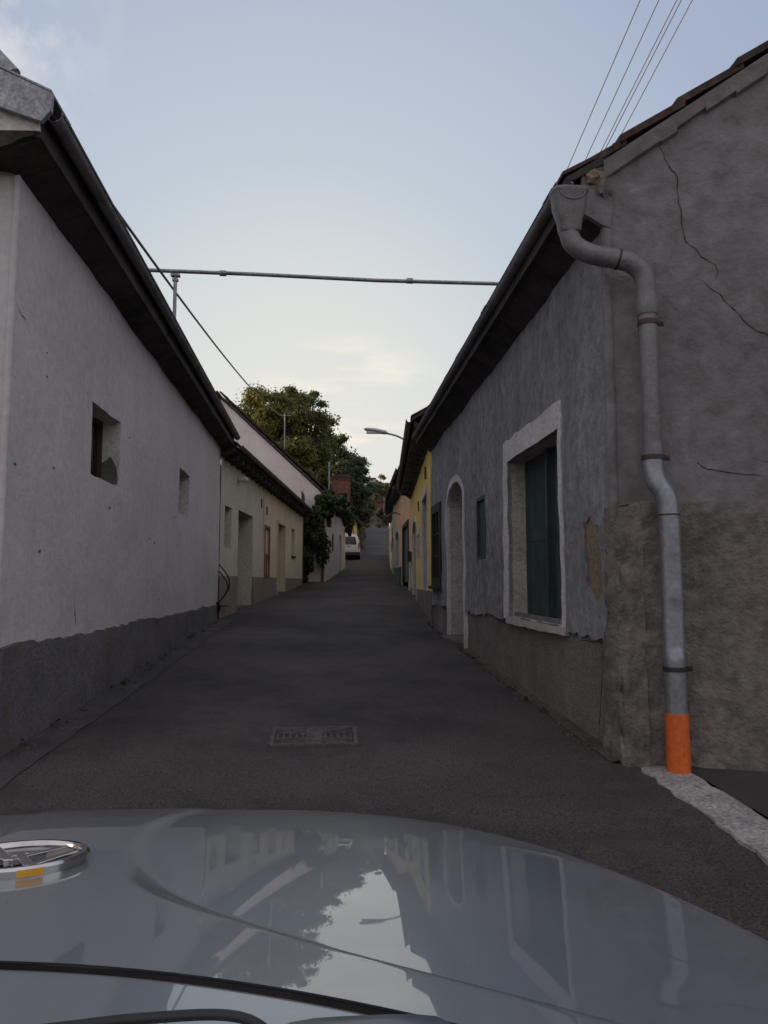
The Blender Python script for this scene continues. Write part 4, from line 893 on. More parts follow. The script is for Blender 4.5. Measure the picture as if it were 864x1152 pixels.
# ---------------------------------------------------------------- right row
def row_house(P0, P1, zt, mw, label, name, group, pl_z, pl_mat, feats, roofz, over, slope=.62, run=3.2, seed=0, zb=0, soff='soffit', rafters=True):
    H = thing(name, label, 'house', (P0[0], (P0[1] + P1[1]) / 2, gz((P0[1] + P1[1]) / 2)))
    Wl = Wall(P0, P1, -1); Ln = Wl.len; u = lambda y: (y - P0[1]) / Wl.d.y
    holes, nots = [], []
    fs = []
    for kd, y0, y1, z0, z1, o in feats:
        h = archp(u(y0), u(y1), z0, z1 - .28, z1) if 'arch' in kd else rectp(u(y0), u(y1), z0, z1)
        fs.append((kd, h, o))
        if z0 < pl_z + .02: nots.append(h)
        else: holes.append(h)
    Wl.panel(notched(0, Ln, pl_z, zt, nots), holes, amp=.012, seed=seed, grid=.25, off=.004).build('wall', mw, H, smooth=True)
    f = lambda a, b: .01
    cuts = sorted([(h[0][0], h[1][0]) for h in nots]); a = 0
    for c0, c1 in cuts + [(Ln, Ln)]:
        if c0 - a > .05: Wl.panel(rectp(a, c0, zb, pl_z), [], off=.018, amp=.012, seed=seed + 1, grid=.3).build('plinth', pl_mat, H, smooth=True)
        a = c1
    Wl.rect(.001, .03, zb, pl_z - .004, -.12, .012).build('plinth_end', pl_mat, H)
    for kd, h, o in fs:
        u0, u1, z0, z1 = h[0][0], h[1][0], h[0][1], max(p[1] for p in h)
        if 'arch' in kd: g = arch_band(Wl, h, .11, f, -.03, .02, seed + 3)
        else: g = Wl.slab([(u0 - .12, z0), (u0, z0), (u0, z1), (u1, z1), (u1, z0), (u1 + .12, z0), (u1 + .12, z1 + .13), (u0 - .12, z1 + .13)], -.01, .03)
        nm = 'doorway' if 'door' in kd else 'window'
        g = g.build(nm, o.get('frame', 'lime'), H)
        Wl.reveal(h, o.get('dep', .25), lambda a_, b_: -.021 if 'arch' in kd else -.011).build('reveal', o.get('rev', 'lime_reveal'), g)
        poly = [(a_, b_) for a_, b_ in h]
        Wl.slab(poly, -o.get('dep', .25) - .05, -o.get('dep', .25)).build('door' if 'door' in kd else 'pane', o.get('leaf', 'greydoor'), g)
    nn = Wl.n
    def pt(u_, o_, z): q = Wl.p(u_, z, o_); return tuple(q)
    MB().hexa([pt(0, -.05, zt - .08), pt(Ln, -.05, zt - .08), pt(Ln, over - .05, roofz - .13), pt(0, over - .05, roofz - .13), pt(0, -.05, zt + .02), pt(Ln, -.05, zt + .02), pt(Ln, over - .05, roofz - .03), pt(0, over - .05, roofz - .03)]).build('soffit', soff, H)
    if rafters:
        mb = MB()
        for k in range(int(Ln / .6)):
            q = Wl.p(.3 + k * .6, (zt - .1 + roofz - .14) / 2, over * .45); MB().box(q, (over * .9, .09, .10), math.atan2(nn.y, nn.x)).build('rafter_end', soff, H)
    tiled_roof(H, pt(-.05, over, roofz), pt(Ln + .1, over, roofz), -nn, run, slope, seed=seed + 5)
    gutter(H, pt(-.02, over + .03, roofz - .02), pt(Ln + .05, over + .03, roofz - .02), .055)
    back = -nn * (run * 2 - .4)
    b0 = Wl.P0 + back; b1 = Wl.p(Ln, 0) + back
    body_shell(H, [((P1[0], P1[1] - .1), (b1.x, b1.y - .1), zb, zt), ((b0.x, b0.y), (b1.x, b1.y), zb, zt), ((P0[0] + .3, P0[1] + .14), (b0.x, b0.y + .14), zb, zt)], mw)
    for q, e_ in ((Wl.p(.02, 0, 0), 0), (Wl.p(Ln - .12, 0, 0), 1)):
        mb = MB().prism([(0, zt), (run * 2 - .4, zt), (run - .2, roofz + run * slope - .03), ], -nn, (0, 0, 1), q, Wl.d * .1); mb.build('gable', mw, H)
    back_e0 = Wl.p(-.05, roofz, 0) - nn * (run * 2 - over); back_e1 = Wl.p(Ln + .1, roofz, 0) - nn * (run * 2 - over)
    tiled_roof(H, back_e0, back_e1, nn, run, slope, seed=seed + 6, tile_w=.5)
    return H, Wl, u
H2, W2, u2 = row_house((1.765, 12.57), (2.45, 22.1), 3.82, 'yellow', 'bright yellow cellar house with white framed doorway, next to the grey house', 'yellow_house', None, 1.14, 'r_plinth',
    [('door', 13.75, 15.5, 1.16, 3.0, dict(leaf='greydoor', dep=.22)), ('doorarch', 18.3, 20.4, .85, 2.9, dict(leaf='greydoor')), ('window', 16.7, 17.5, 1.86, 2.40, dict(leaf='browndoor', dep=.15))], 4.14, .36, seed=60)
for y, z in ((14.2, 3.42), (17.0, 3.05)):
    W2.slab([(u2(y) - .12, z - .10), (u2(y) + .12, z - .10), (u2(y) + .05, z + .12), (u2(y) - .05, z + .12)], -.01, .035).build('vent', 'browndoor', H2)
H3, W3, u3 = row_house((2.45, 22.15), (2.68, 30.0), 4.45, 'salmon', 'salmon orange house with green shutter and small arched door, in the right row', 'salmon_house', None, 1.9, 'palegreen',
    [('window', 22.9, 25.4, 1.3, 3.12, dict(leaf='greygreen', frame='black', dep=.05, rev='black')), ('doorarch', 27.5, 29.3, 1.5, 3.25, dict(leaf='browndoor'))], 4.78, .36, seed=70)
H4, W4, u4 = row_house((2.68, 30.05), (3.38, 40.5), 4.65, 'palegreen', 'pale green house with small dark window, beyond the salmon house in the right row', 'pale_green_house', None, 2.1, 'palegreen',
    [('doorarch', 31.5, 33.5, 1.6, 3.3, dict(leaf='greygreen')), ('window', 35.5, 37, 2.8, 3.8, dict(leaf='glass', frame='browndoor'))], 5.05, .30, seed=80)
H5, W5, u5 = row_house((3.38, 40.55), (4.08, 50), 5.7, 'paleyellow', 'pale cream house beyond the pale green one in the right row', 'pale_cream_house', None, 3.1, 'palegreen',
    [('window', 43, 45, 3.5, 4.6, dict(leaf='glass'))], 6.05, .30, seed=90)
H6, W6, u6 = row_house((4.10, 50.1), (4.85, 60), 6.7, 'pink_white', 'whitish house at the far uphill end of the right row', 'whitish_house', None, 3.6, 'palegreen',
    [('doorarch', 53, 55, 3.0, 5.2, dict(leaf='browndoor'))], 7.05, .30, seed=96)
# lantern, bin, box
q = W3.p(u3(26.8), 3.75, 0); s = thing('scroll_lantern', 'wrought iron lantern on a scroll bracket under the salmon house eave', 'wall lamp', q)
MB().tube(bez([q, q + W3.n * .2 + Vector((0, 0, .08)), q + W3.n * .4 + Vector((0, 0, .02))], 6), .02, 8).build('bracket', 'black', s, smooth=True)
MB().tube([q + W3.n * .4 + Vector((0, 0, .02)), q + W3.n * .4 - Vector((0, 0, .06)), q + W3.n * .4 - Vector((0, 0, .3))], [.03, .12, .07], 8).build('lamp_shade', 'dkmetal', s, smooth=True)
q = W3.p(u3(26.2), 0, .16); zb = gz(q.y); s = thing('waste_bin', 'grey green waste bin standing at the foot of the salmon house', 'bin', (q.x, q.y, zb))
loft([hring(q.x, q.y, zb + .02, .11, .17), hring(q.x, q.y, zb + .6, .13, .2)]).build('body', 'greygreen', s, smooth=True)
loft([hring(q.x, q.y, zb + .602, .14, .21), hring(q.x, q.y, zb + .64, .14, .21), hring(q.x, q.y, zb + .67, .10, .15)]).build('lid', 'zinc', s, smooth=True)
W2.rect(u2(21.5), u2(21.9), 1.9, 2.2, .02, .12).build('meter_box', 'dkmetal', H2)

# ---------------------------------------------------------------- pipe across the lane
PP = thing('street_pipe', 'long horizontal steel pipe spanning the lane between both roofs on short posts', 'pipe', (-1.9, 9.05, 4.2))
MB().tube([(-2.7, 9.05, 5.16), (-1.0, 9.06, 5.15), (.6, 9.08, 5.125), (2.9, 9.1, 5.14)], .024, 10).build('pipe', 'zinc', PP, smooth=True)
for x in (-1.35, 1.0): MB().tube([(x - .04, 9.065, 5.152 if x < 0 else 5.127), (x + .04, 9.065, 5.152 if x < 0 else 5.127)], .036, 10).build('coupling', 'zinc', PP, smooth=True)
for x, zb in ((-1.93, 4.05), (2.7, 4.6)):
    mb = MB().tube([(x, 9.05, zb), (x, 9.05, 5.12)], .022, 10); mb.box((x, 9.05, 5.10), (.11, .07, .03)); mb.box((x, 9.05, 5.04), (.07, .05, .03)); mb.build('post', 'zinc', PP, smooth=True)

# ---------------------------------------------------------------- wires
def wire(name, label, a, b, sag, r_, group=None, cat='wire'):
    a, b = Vector(a), Vector(b); pts = [a.lerp(b, t / 24) - Vector((0, 0, sag * 4 * (t / 24) * (1 - t / 24))) for t in range(25)]
    return tag(MB().tube(pts, r_, 6).build(name, 'wire', smooth=True), label, cat, group)
wire('service_cable', 'dark service cable sagging from above the white roof to the mast beyond', (-2.02, 6.2, 4.72), (-2.05, 33.2, 8.75), .34, .016, cat='cable')
# four overhead lines to a roof mast hidden behind the grey roof
ms = thing('roof_mast', 'slim steel roof mast carrying the overhead lines, behind the grey roof ridge', 'mast', (3.6, 12.2, 4.9))
MB().tube([(3.6, 12.2, 4.6), (3.6, 12.2, 6.4)], .03, 8).build('pole', 'zinc', ms); 
MB().box((3.45, 12.2, 6.2), (.9, .05, .05)).build('crossarm', 'zinc', ms)
LW = ['first overhead line above the grey roof, leftmost of the five', 'second overhead line from the left above the grey roof', 'third overhead line above the grey roof, left one of the close pair', 'fourth overhead line above the grey roof, right one of the close pair', 'fifth overhead line above the grey roof, rightmost of the five']
WIRES = LW

# ---------------------------------------------------------------- street lamp on yellow house
SL = thing('street_lamp', 'curved arm street lamp reaching over the lane from the yellow house roof', 'street lamp', (2.75, 21, 3.9))
arm = bez([(2.75, 21, 3.7), (2.68, 21, 4.5), (2.50, 21, 5.0), (2.30, 21, 5.28), (1.98, 21, 5.49), (1.60, 21, 5.59)], 6)
MB().tube(arm, .028, 10).build('arm', 'zinc', SL, smooth=True)
hd = MB(); 
for t, wv, hv in ((0, .04, .03), (.08, .09, .06), (.5, .13, .075), (.9, .11, .05), (1, .05, .02)):
    x = 1.66 - .68 * t; z = 5.60 + .10 * t; n = 12
    hd.v += [Vector((x, 21 + math.cos(2 * math.pi * k / n) * wv, z + math.sin(2 * math.pi * k / n) * hv)) for k in range(n)]
for j in range(4):
    for k in range(12): hd.f.append((j * 12 + k, j * 12 + (k + 1) % 12, (j + 1) * 12 + (k + 1) % 12, (j + 1) * 12 + k))
hd.f.append(tuple(range(12))); hd.f.append(tuple(48 + k for k in range(12)))
hd.build('lamp_head', 'lampgrey', SL, smooth=True)
MB().box((1.26, 21, 5.60), (.42, .16, .05)).build('lens', 'lampglass', SL)

# antenna pole, thin pole near chimney
s = thing('antenna_mast', 'thin mast with a short crossbar rising in front of the trees, holding the service cable', 'mast', (-2.05, 33.2, 6))
MB().tube([(-2.05, 33.2, 5.5), (-2.05, 33.2, 8.9)], .028, 8).build('pole', 'zinc', s); MB().tube([(-2.25, 33.2, 8.8), (-1.75, 33.2, 8.82)], .02, 8).build('crossbar', 'zinc', s)
s = tag(MB().tube([(-.02, 32.2, 4.2), (-.03, 32.2, 6.55)], .045, 8).build('vent_pole', 'zinc'), 'thin grey pipe standing above the vine at the house corner', 'pole')

# ---------------------------------------------------------------- grate
GR = thing('drain_grate', 'rectangular cast iron drain grate with two chevron slot fields in the road', 'drain grate', (-.09, 5.17, gz(5.17) + .02))
gx0, gx1, gy0, gy1 = -.37, .185, 4.95, 5.40; gzz = lambda y: gz(y) + .028
def gbar(mb, a, b, wdt, h0, h1):
    a, b = Vector(a), Vector(b); d = (b - a).normalized(); s_ = Vector((-d.y, d.x)) * wdt / 2; ps = []
    for h in (h0, h1):
        for q in (a - s_, b - s_, b + s_, a + s_): ps.append((q.x, q.y, gzz(q.y) + h))
    mb.hexa(ps)
mb = MB()
for a, b in (((gx0, gy0), (gx1, gy0)), ((gx0, gy1), (gx1, gy1)), ((gx0, gy0), (gx0, gy1)), ((gx1, gy0), (gx1, gy1))): gbar(mb, a, b, .028, -.02, .008)
mb.build('frame', 'iron', GR)
mb = MB(); gbar(mb, (gx0 + .02, (gy0 + gy1) / 2), (gx1 - .02, (gy0 + gy1) / 2), gy1 - gy0 - .04, -.012, -.003); mb.build('pit_shade', 'dark', GR)  # near-black plate stands in for the shade below the slots
mb = MB(); cy_ = (gy0 + gy1) / 2; cx_ = (gx0 + gx1) / 2
gbar(mb, (cx_ - .055, cy_), (cx_ + .055, cy_), gy1 - gy0 - .04, -.01, .006)
for sgn in (-1, 1):
    for k in range(5):                                # nested chevrons above and below
        dd = .075 + k * .033
        if dd > .22: continue
        for v in (-1, 1):
            gbar(mb, (cx_ + sgn * .055, cy_ + v * min(dd - .03, .19)), (cx_ + sgn * .26, cy_ + v * min(.215, dd + .035 + .012 * k)), .013, -.01, .006)
    for k in range(5): x = cx_ + sgn * (.075 + k * .043); gbar(mb, (x, cy_ - .055), (x, cy_ + .055), .015, -.01, .006)
    gbar(mb, (cx_ + sgn * .05, cy_ - .06), (cx_ + sgn * .265, cy_ - .075), .014, -.01, .006); gbar(mb, (cx_ + sgn * .05, cy_ + .06), (cx_ + sgn * .265, cy_ + .075), .014, -.01, .006)
for k in range(4): gbar(mb, (cx_ - .05, cy_ - .15 + k * .1), (cx_ + .05, cy_ - .15 + k * .1), .01, .006, .009)
mb.build('grid', 'iron', GR)

# ---------------------------------------------------------------- white van
VN = thing('white_van', 'white van parked facing uphill in front of the yellow cottage', 'van', (1.35, 53, gz(53)))
vz = gz(53); vx = 1.33; vy = 52.6
def vring(y, zb, zt, wb, wt, n=None):
    pts = [(-wb, zb), (wb, zb), (wb + .02, zb + .35), (wb, zb + .75), (wt + .02, zt - .18), (wt - .08, zt - .03), (wt - .2, zt), (-wt + .2, zt), (-wt + .08, zt - .03), (-wt - .02, zt - .18), (-wb, zb + .75), (-wb - .02, zb + .35)]
    return [Vector((vx + a, y, vz + b)) for a, b in pts]
loft([vring(vy, .45, 1.74, .80, .62), vring(vy + .06, .32, 1.80, .86, .68), vring(vy + .5, .30, 1.85, .88, .70), vring(vy + 2.6, .30, 1.82, .88, .70), vring(vy + 3.5, .32, 1.15, .86, .78), vring(vy + 4.2, .36, .95, .78, .6)]).build('body', 'vanwhite', VN, smooth=True)
MB().prism([(-.60, 1.08), (.60, 1.08), (.545, 1.58), (.47, 1.64), (-.47, 1.64), (-.545, 1.58)], (1, 0, 0), (0, 0.0, 1), (vx, vy - .005, vz), (0, .1, 0)).build('rear_window', 'glass', VN)
MB().box((vx, vy - .02, vz + .42), (1.72, .2, .26)).build('bumper', 'black', VN, bevel=.04)
for s_ in (-1, 1):
    MB().box((vx + s_ * .78, vy + .04, vz + .98), (.10, .10, .42)).build('tail_light', 'red', VN, bevel=.02)
    for yy in (.75, 3.4):
        wl = MB().tube([(vx + s_ * .68, vy + yy, vz + .31), (vx + s_ * .89, vy + yy, vz + .31)], .31, 20).build('wheel', 'rubber', VN, smooth=True)
        MB().tube([(vx + s_ * .885, vy + yy, vz + .31), (vx + s_ * .90, vy + yy, vz + .31)], .19, 14).build('rim', 'zinc', wl, smooth=True)
    MB().box((vx + s_ * 1.0, vy + 2.9, vz + 1.1), (.2, .1, .18)).build('mirror', 'black', VN, bevel=.03)
    MB().box((vx + s_ * .868, vy + 2.0, vz + 1.36), (.02, 1.7, .38)).build('side_window', 'glass', VN)
MB().box((vx, vy - .01, vz + .72), (.52, .03, .12)).build('number_plate', 'plate', VN)
MB().box((vx + .05, vy - .02, vz + .95), (.22, .03, .04)).build('door_handle', 'dkmetal', VN)

# ---------------------------------------------------------------- vegetation
def leaves(mb, c, rad, n, size, r_, flat=.8, shell=.35):
    for _ in range(n):
        if shell == .1:
            q = Vector((r_.gauss(0, .52), r_.gauss(0, .52), r_.gauss(0, .45)))
        while shell != .1:
            q = Vector((r_.uniform(-1, 1), r_.uniform(-1, 1), r_.uniform(-1, 1)))
            if shell < q.length < 1: break
        p = c + Vector((q.x * rad[0], q.y * rad[1], q.z * rad[2]))
        nn = (q.normalized() + Vector((r_.uniform(-1, 1), r_.uniform(-1, 1), r_.uniform(-.4, 1))) * .9).normalized()
        a = nn.orthogonal().normalized(); b = nn.cross(a); th = r_.uniform(0, 6.28); a, b = a * math.cos(th) + b * math.sin(th), b * math.cos(th) - a * math.sin(th)
        s = size * r_.uniform(.6, 1.3); i = len(mb.v)
        mb.v += [p - a * s, p - b * s * .5 + nn * s * .12, p + a * s, p + b * s * .5 + nn * s * .12]; mb.f.append((i, i + 1, i + 2, i + 3))
def tree(name, label, base, h, rad, m, seed, n_cl=46, lv=330, size=.14, low=.28, group=None, cl=(.08, .26)):
    r_ = random.Random(seed); T = thing(name, label, 'tree', base, group); B = Vector(base); tr = MB()
    top = B + Vector((r_.uniform(-.3, .3), r_.uniform(-.3, .3), h * .85)); mid = B.lerp(top, .35) + Vector((r_.uniform(-.2, .2), 0, 0))
    tr.tube([B - Vector((0, 0, .4)), B + Vector((0, 0, h * .1)), mid, B.lerp(top, .7), top], [h * .028, h * .02, h * .015, h * .009, h * .003], 9)
    lf = MB(); cz = h * (1 + low) / 2; rz_ = h * (1 - low) / 2
    for k in range(n_cl):
        while True:
            q = Vector((r_.uniform(-1, 1), r_.uniform(-1, 1), r_.uniform(-1, 1)))
            if .30 < q.length < 1: break
        lob = .8 + .35 * noise.noise(q * 1.7 + Vector((seed, 0, 0)))
        c = B + Vector((q.x * rad * lob, q.y * rad * lob, cz + q.z * rz_ * (lob * .6 + .4)))
        s = rad * r_.uniform(*cl)
        st = B.lerp(top, max(.15, min(.9, (c.z - B.z) / h * .75)))
        tr.tube([st, st.lerp(c, .5) + Vector((0, 0, -.15)), c], [h * .006, h * .004, h * .0015], 5, caps=False)
        leaves(lf, c, (s, s, s * .72), lv, size, r_, shell=.1)
    tr.build('trunk', 'bark', T, smooth=True); lf.build('crown', m, T, smooth='keep'); return T
TR = 'trees rising behind the left houses'
tree('walnut_tree', 'tall dense tree with gold lit top behind the pinkish gable', (-3.5, 44, 2.2), 11.7, 2.9, 'leafsunlit', 3, 120, 300, .10, low=.33, group=TR)
tree('walnut_tree', 'broad dark tree right of the gold topped one, above the gable slope', (-1.55, 46, 2.4), 11.3, 2.3, 'leaf', 5, 100, 300, .10, low=.46, group=TR)
tree('walnut_tree', 'tall green tree with ragged edge between the broad dark tree and the chimney', (.2, 62, 3.6), 11.0, 3.0, 'leafdark', 8, 84, 230, .15, group=TR)
tree('walnut_tree', 'loose crowned tree directly behind the brick chimney', (1.7, 70, 4.5), 9.4, 3.0, 'leafdark', 9, 74, 220, .16, group=TR)
tree('walnut_tree', 'rounded tree on the bank uphill of the yellow cottage', (2.1, 74, 5.6), 6.6, 2.5, 'leafdark', 13, 70, 220, .16, low=-.1, group=TR)
tree('walnut_tree', 'low dark tree overhanging the bank where the lane climbs', (2.6, 82, 7.0), 5.4, 2.3, 'leafdark', 17, 60, 220, .16, low=-.15, group=TR)
tree('walnut_tree', 'low bushy tree near the top of the bank beside the lane', (3.4, 92, 8.6), 4.6, 2.3, 'leaf', 19, 50, 220, .16, low=-.1, group=TR)
tree('walnut_tree', 'half hidden tree filling the gap behind the gable apex', (-5.4, 50, 2.5), 9.0, 2.4, 'leafdark', 23, 60, 220, .13, group=TR)
tree('gold_lit_tree', 'small yellow lit tree at the top of the hill beside the far building', (8.8, 128, 13.0), 7.6, 2.0, 'leafsunlit', 29, 50, 160, .18, low=.0)
tree('hilltop_tree', 'dark bushy tree below the far hilltop building', (4.6, 112, 9.4), 6.2, 2.6, 'leafdark', 31, 60, 220, .18, low=.0)
tree('hilltop_tree', 'brownish bush tree at the bend where the lane disappears', (8.3, 114, 8.8), 4.2, 2.2, 'weed', 37, 46, 200, .16, low=.0)
# scrub on the bank
mb = MB(); r9 = random.Random(9)
for k in range(110):
    y = r9.uniform(62, 112); x = road_c(y) - 1.6 - abs(r9.gauss(0, 1.6)); z = terrain(x, y)
    s = r9.uniform(.25, .6); leaves(mb, Vector((x, y, z + s * .5)), (s, s, s * .8), 60, .10, r9, shell=.0)
for k in range(40):
    y = r9.uniform(64, 108); x = road_c(y) + 1.7 + abs(r9.gauss(0, .8)); z = terrain(x, y); s = r9.uniform(.25, .5)
    leaves(mb, Vector((x, y, z + s * .5)), (s, s, s * .8), 60, .10, r9, shell=.0)
tag(mb.build('bank_scrub', 'weed', smooth='keep'), 'dry scrub and ground cover on the banks beside the climbing lane', 'scrub', kind='stuff')
# vine at C's corner
VV = thing('climbing_vine', 'dark climbing vine draped over the eave and corner of the gabled house', 'climbing plant', (-.5, 27.6, 1.2)); mb = MB(); stem = MB(); r2 = random.Random(22)
blobs = [(-.80, 27.3, 3.4, .35, .7), (-.85, 27.2, 2.7, .28, .6), (-.80, 27.25, 2.1, .22, .5), (-.84, 27.3, 1.6, .13, .35), (-.55, 27.3, 3.6, .35, .45), (-.4, 27.3, 3.1, .28, .45), (-.28, 27.4, 3.75, .38, .42), (-.12, 27.5, 4.2, .4, .36), (-.25, 27.45, 2.75, .2, .35), (-.55, 27.4, 3.0, .28, .42), (-.15, 27.5, 2.35, .14, .26), (0.05, 27.8, 4.35, .38, .35), (.25, 28.6, 4.35, .40, .32), (.40, 30, 4.4, .42, .32), (.55, 31.5, 4.45, .42, .34), (.62, 33, 4.5, .4, .30), (.30, 29.3, 4.6, .4, .25), (-.12, 28, 4.6, .32, .24), (.75, 35, 4.5, .3, .26), (.95, 37.5, 4.45, .3, .3), (1.1, 39.5, 4.4, .28, .5), (.02, 28.2, 3.8, .18, .4)]
for x, y, z, a, b in blobs:
    [leaves(mb, Vector((x + r2.uniform(-1, 1) * a * .75, y + r2.uniform(-.2, .2), z + r2.uniform(-1, 1) * b * .8)), (a * .45, a * .4, b * .4), int(130 * a * b / .12), .075, r2, shell=.0) for _ in range(7)]
for k in range(14):
    x = r2.uniform(-.85, .05); z = r2.uniform(2.6, 3.4)
    for j in range(10): leaves(mb, Vector((x + r2.uniform(-.05, .05), 27.5, z - j * .09)), (.07, .07, .07), 7, .065, r2, shell=0)
stem.tube(bez([(-.86, 27.5, 1.1), (-.84, 27.45, 1.9), (-.80, 27.4, 2.8), (-.5, 27.5, 3.6), (-.1, 27.6, 4.2)], 6), [.06] * 25 if False else .05, 8)
stem.build('stem', 'bark', VV, smooth=True); mb.build('foliage', 'vineleaf', VV, smooth='keep')
# weeds and grit at wall feet
mb = MB(); r3 = random.Random(33)
def wallfoot(x, y, s=.03): leaves(mb, Vector((x, y, gz(y) + .03 + s * .5)), (s, s, s), 10, .018, r3, shell=0)
for k in range(26): y = 4.9 + 8 * r3.random() ** 1.3; wallfoot(-1.95 + r3.uniform(0, .06), y, r3.uniform(.02, .05))
for k in range(16): y = 4.9 + 8 * r3.random(); wallfoot(1.70 - r3.uniform(0, .04), y, r3.uniform(.015, .035))
for k in range(16): y = r3.uniform(22, 40); wallfoot(2.25 + (y - 22) * .05, y, r3.uniform(.05, .14))
tag(mb.build('wall_foot_weeds', 'weed', smooth='keep'), 'sparse dry weeds along the feet of the walls', 'weeds', kind='stuff')
mb = MB()
for k in range(520):
    sd_ = r3.random()
    if sd_ < .5: y = 4.6 + 8 * r3.random(); x = 1.735 - abs(r3.gauss(0, .045))
    elif sd_ < .8: y = 4.7 + 8.6 * r3.random(); x = -1.95 + abs(r3.gauss(0, .06))
    else: y = 3 + 8 * r3.random(); x = r3.uniform(-1.6, 1.6)
    s = r3.uniform(.004, .014) * (1.7 if sd_ < .8 else .8); mb.box((x, y, gz(y) + .024 + s * .3), (s, s * r3.uniform(.6, 1.3), s * .7), r3.uniform(0, 3))
tag(mb.build('grit', 'concrete'), 'loose grit and plaster crumbs on the road edges', 'grit', kind='stuff')
# dark mound of dirt along the right walls
tag(sheet('dirt_strip', [(lambda y: 1.69 + .02 * noise.noise(Vector((1, y * 2, 0)))), 1.71, 1.80], [4.42 + .1 * i for i in range(81)], lambda x, y: roadz(x, y) + .003 + .03 * sstep(1.66, 1.80, x), 'dirt'), kind='structure')

# ---------------------------------------------------------------- far hilltop
s = thing('hilltop_building', 'small flat grey building on the hilltop at the end of the lane', 'building', (6.8, 138, 17))
MB().box((6.9, 138, 18.9), (3.0, 4, 3.0)).build('wall', 'white', s); MB().box((6.9, 138, 20.5), (3.4, 4.4, .2)).build('roof', 'dkmetal', s)
for k in (-.8, .3): MB().box((6.9 + k, 135.98, 19.2), (.6, .06, .6)).build('window', 'glass', s)
s = thing('red_roofed_shed', 'small shed with red brown roof below the hilltop, partly hidden by bushes', 'shed', (8.2, 118, 12.5))
MB().box((8.3, 118, 13.2), (2.2, 2, 1.6)).build('wall', 'brick', s); MB().prism([(-1.3, 0), (1.3, 0), (0, .8)], (1, 0, 0), (0, 0, 1), (8.3, 116.8, 14.0), (0, 2.4, 0)).build('roof', 'tile', s)

# ---------------------------------------------------------------- the car we sit in
XC = -.47; RC = 0.0
CR = thing('silver_car', 'silver blue car bonnet in the foreground reflecting the lane, with a chrome ring emblem', 'car', (XC, 1.0, gz(1.0)))
cre = [(2.0, .20), (1.8, .19), (1.675, .155), (1.56, .138), (1.471, .135), (1.40, .14), (1.323, .15), (1.24, .165), (1.158, .19), (1.10, .217), (1.049, .25), (1.0, .29), (.958, .34), (.88, .43), (.814, .51), (.761, .58), (.705, .66), (.6, .8), (.4, 1.1)]
def creu(y):
    for (a, xa), (b, xb) in zip(cre, cre[1:]):
        if y >= b: t = (y - b) / (a - b); return xb + (xa - xb) * t
    return 1.1
creu0 = creu
CT = [sum(creu0(.5 + .005 * i + d) for d in (-.05, -.03, -.015, 0, .015, .03, .05)) / 7 for i in range(420)]
def creu(y):
    q = max(0, min(418.999, (y - .5) / .005)); i = int(q); return CT[i] + (CT[i + 1] - CT[i]) * (q - i)
HW, HL, HN = 1.05, 1.41, 3.0
def drop(Y): return .382 + .075 * (Y - .6) + .0391 * max(0, (Y - .6) / 1.15) ** 2.5
def hz(X, Y, s):
    u = abs(X - XC)
    z = CAM_H - drop(Y) - .012 * (u / HW) ** 2
    z -= .015 * (max(0, s - .55) / .45) ** 3 + .10 * max(0, (s - .975) / .11) ** 2
    k = creu(Y) - u
    wk = .022 + .010 * sstep(1.4, 1.1, Y)
    z += (.006 + .026 * max(0, 1.30 - Y)) * sstep(-wk, wk, k) * sstep(1.05, .93, s)
    return z
def yr(X):                                            # rear edge of the bonnet
    return 0.822 - .52 * min(.7, abs(X - XC)) ** 2
mb = MB(); NT, NS = 440, 320; SM = 1.085
for j in range(NS + 1):
    s_ = SM * j / NS
    for i in range(NT + 1):
        th = math.pi * i / NT; c_ = math.cos(th); X = XC + HW * s_ * math.copysign(abs(c_) ** (2 / HN), c_); Y = .45 + HL * s_ * math.sin(th)
        Y2 = max(Y, yr(X)); mb.v.append(Vector((X, Y2, hz(X, Y2, s_))))
W_ = NT + 1
for j in range(NS):
    for i in range(NT):
        k = j * W_ + i; f_ = (k, k + 1, k + W_ + 1, k + W_)
        if all(mb.v[q].y <= yr(mb.v[q].x) + 1e-6 for q in f_): continue
        mb.f.append(f_)
hood = mb.build('bonnet', 'carpaint', CR, smooth='keep')
for p in hood.data.polygons: p.use_smooth = True
# front face and wings below the bonnet edge
mb = MB(); zs = [0, -.04, -.12, -.3, -.45, -.62]
for j, dz in enumerate(zs):
    for i in range(NT + 1):
        th = math.pi * i / NT; c_ = math.cos(th); s_ = SM + (.012, .02, .028, .03, .03, .01)[j]
        X = XC + HW * s_ * math.copysign(abs(c_) ** (2 / HN), c_); Y = .45 + HL * s_ * math.sin(th); mb.v.append(Vector((X, Y, hz(X, Y, SM) - .004 + dz)))
for j in range(len(zs) - 1):
    for i in range(NT): k = j * W_ + i; mb.f.append((k, k + 1, k + W_ + 1, k + W_))
mb.build('front_body', 'carpaint', CR, smooth=True)
for s_ in (-1, 1):
    wl = MB().tube([(XC + s_ * .72, .75, gz(.75) + .34), (XC + s_ * .93, .75, gz(.75) + .34)], .32, 24).build('wheel', 'rubber', CR, smooth=True)
    MB().tube([(XC + s_ * .93, .75, gz(.75) + .34), (XC + s_ * .94, .75, gz(.75) + .34)], .2, 18).build('rim', 'zinc', wl, smooth=True)
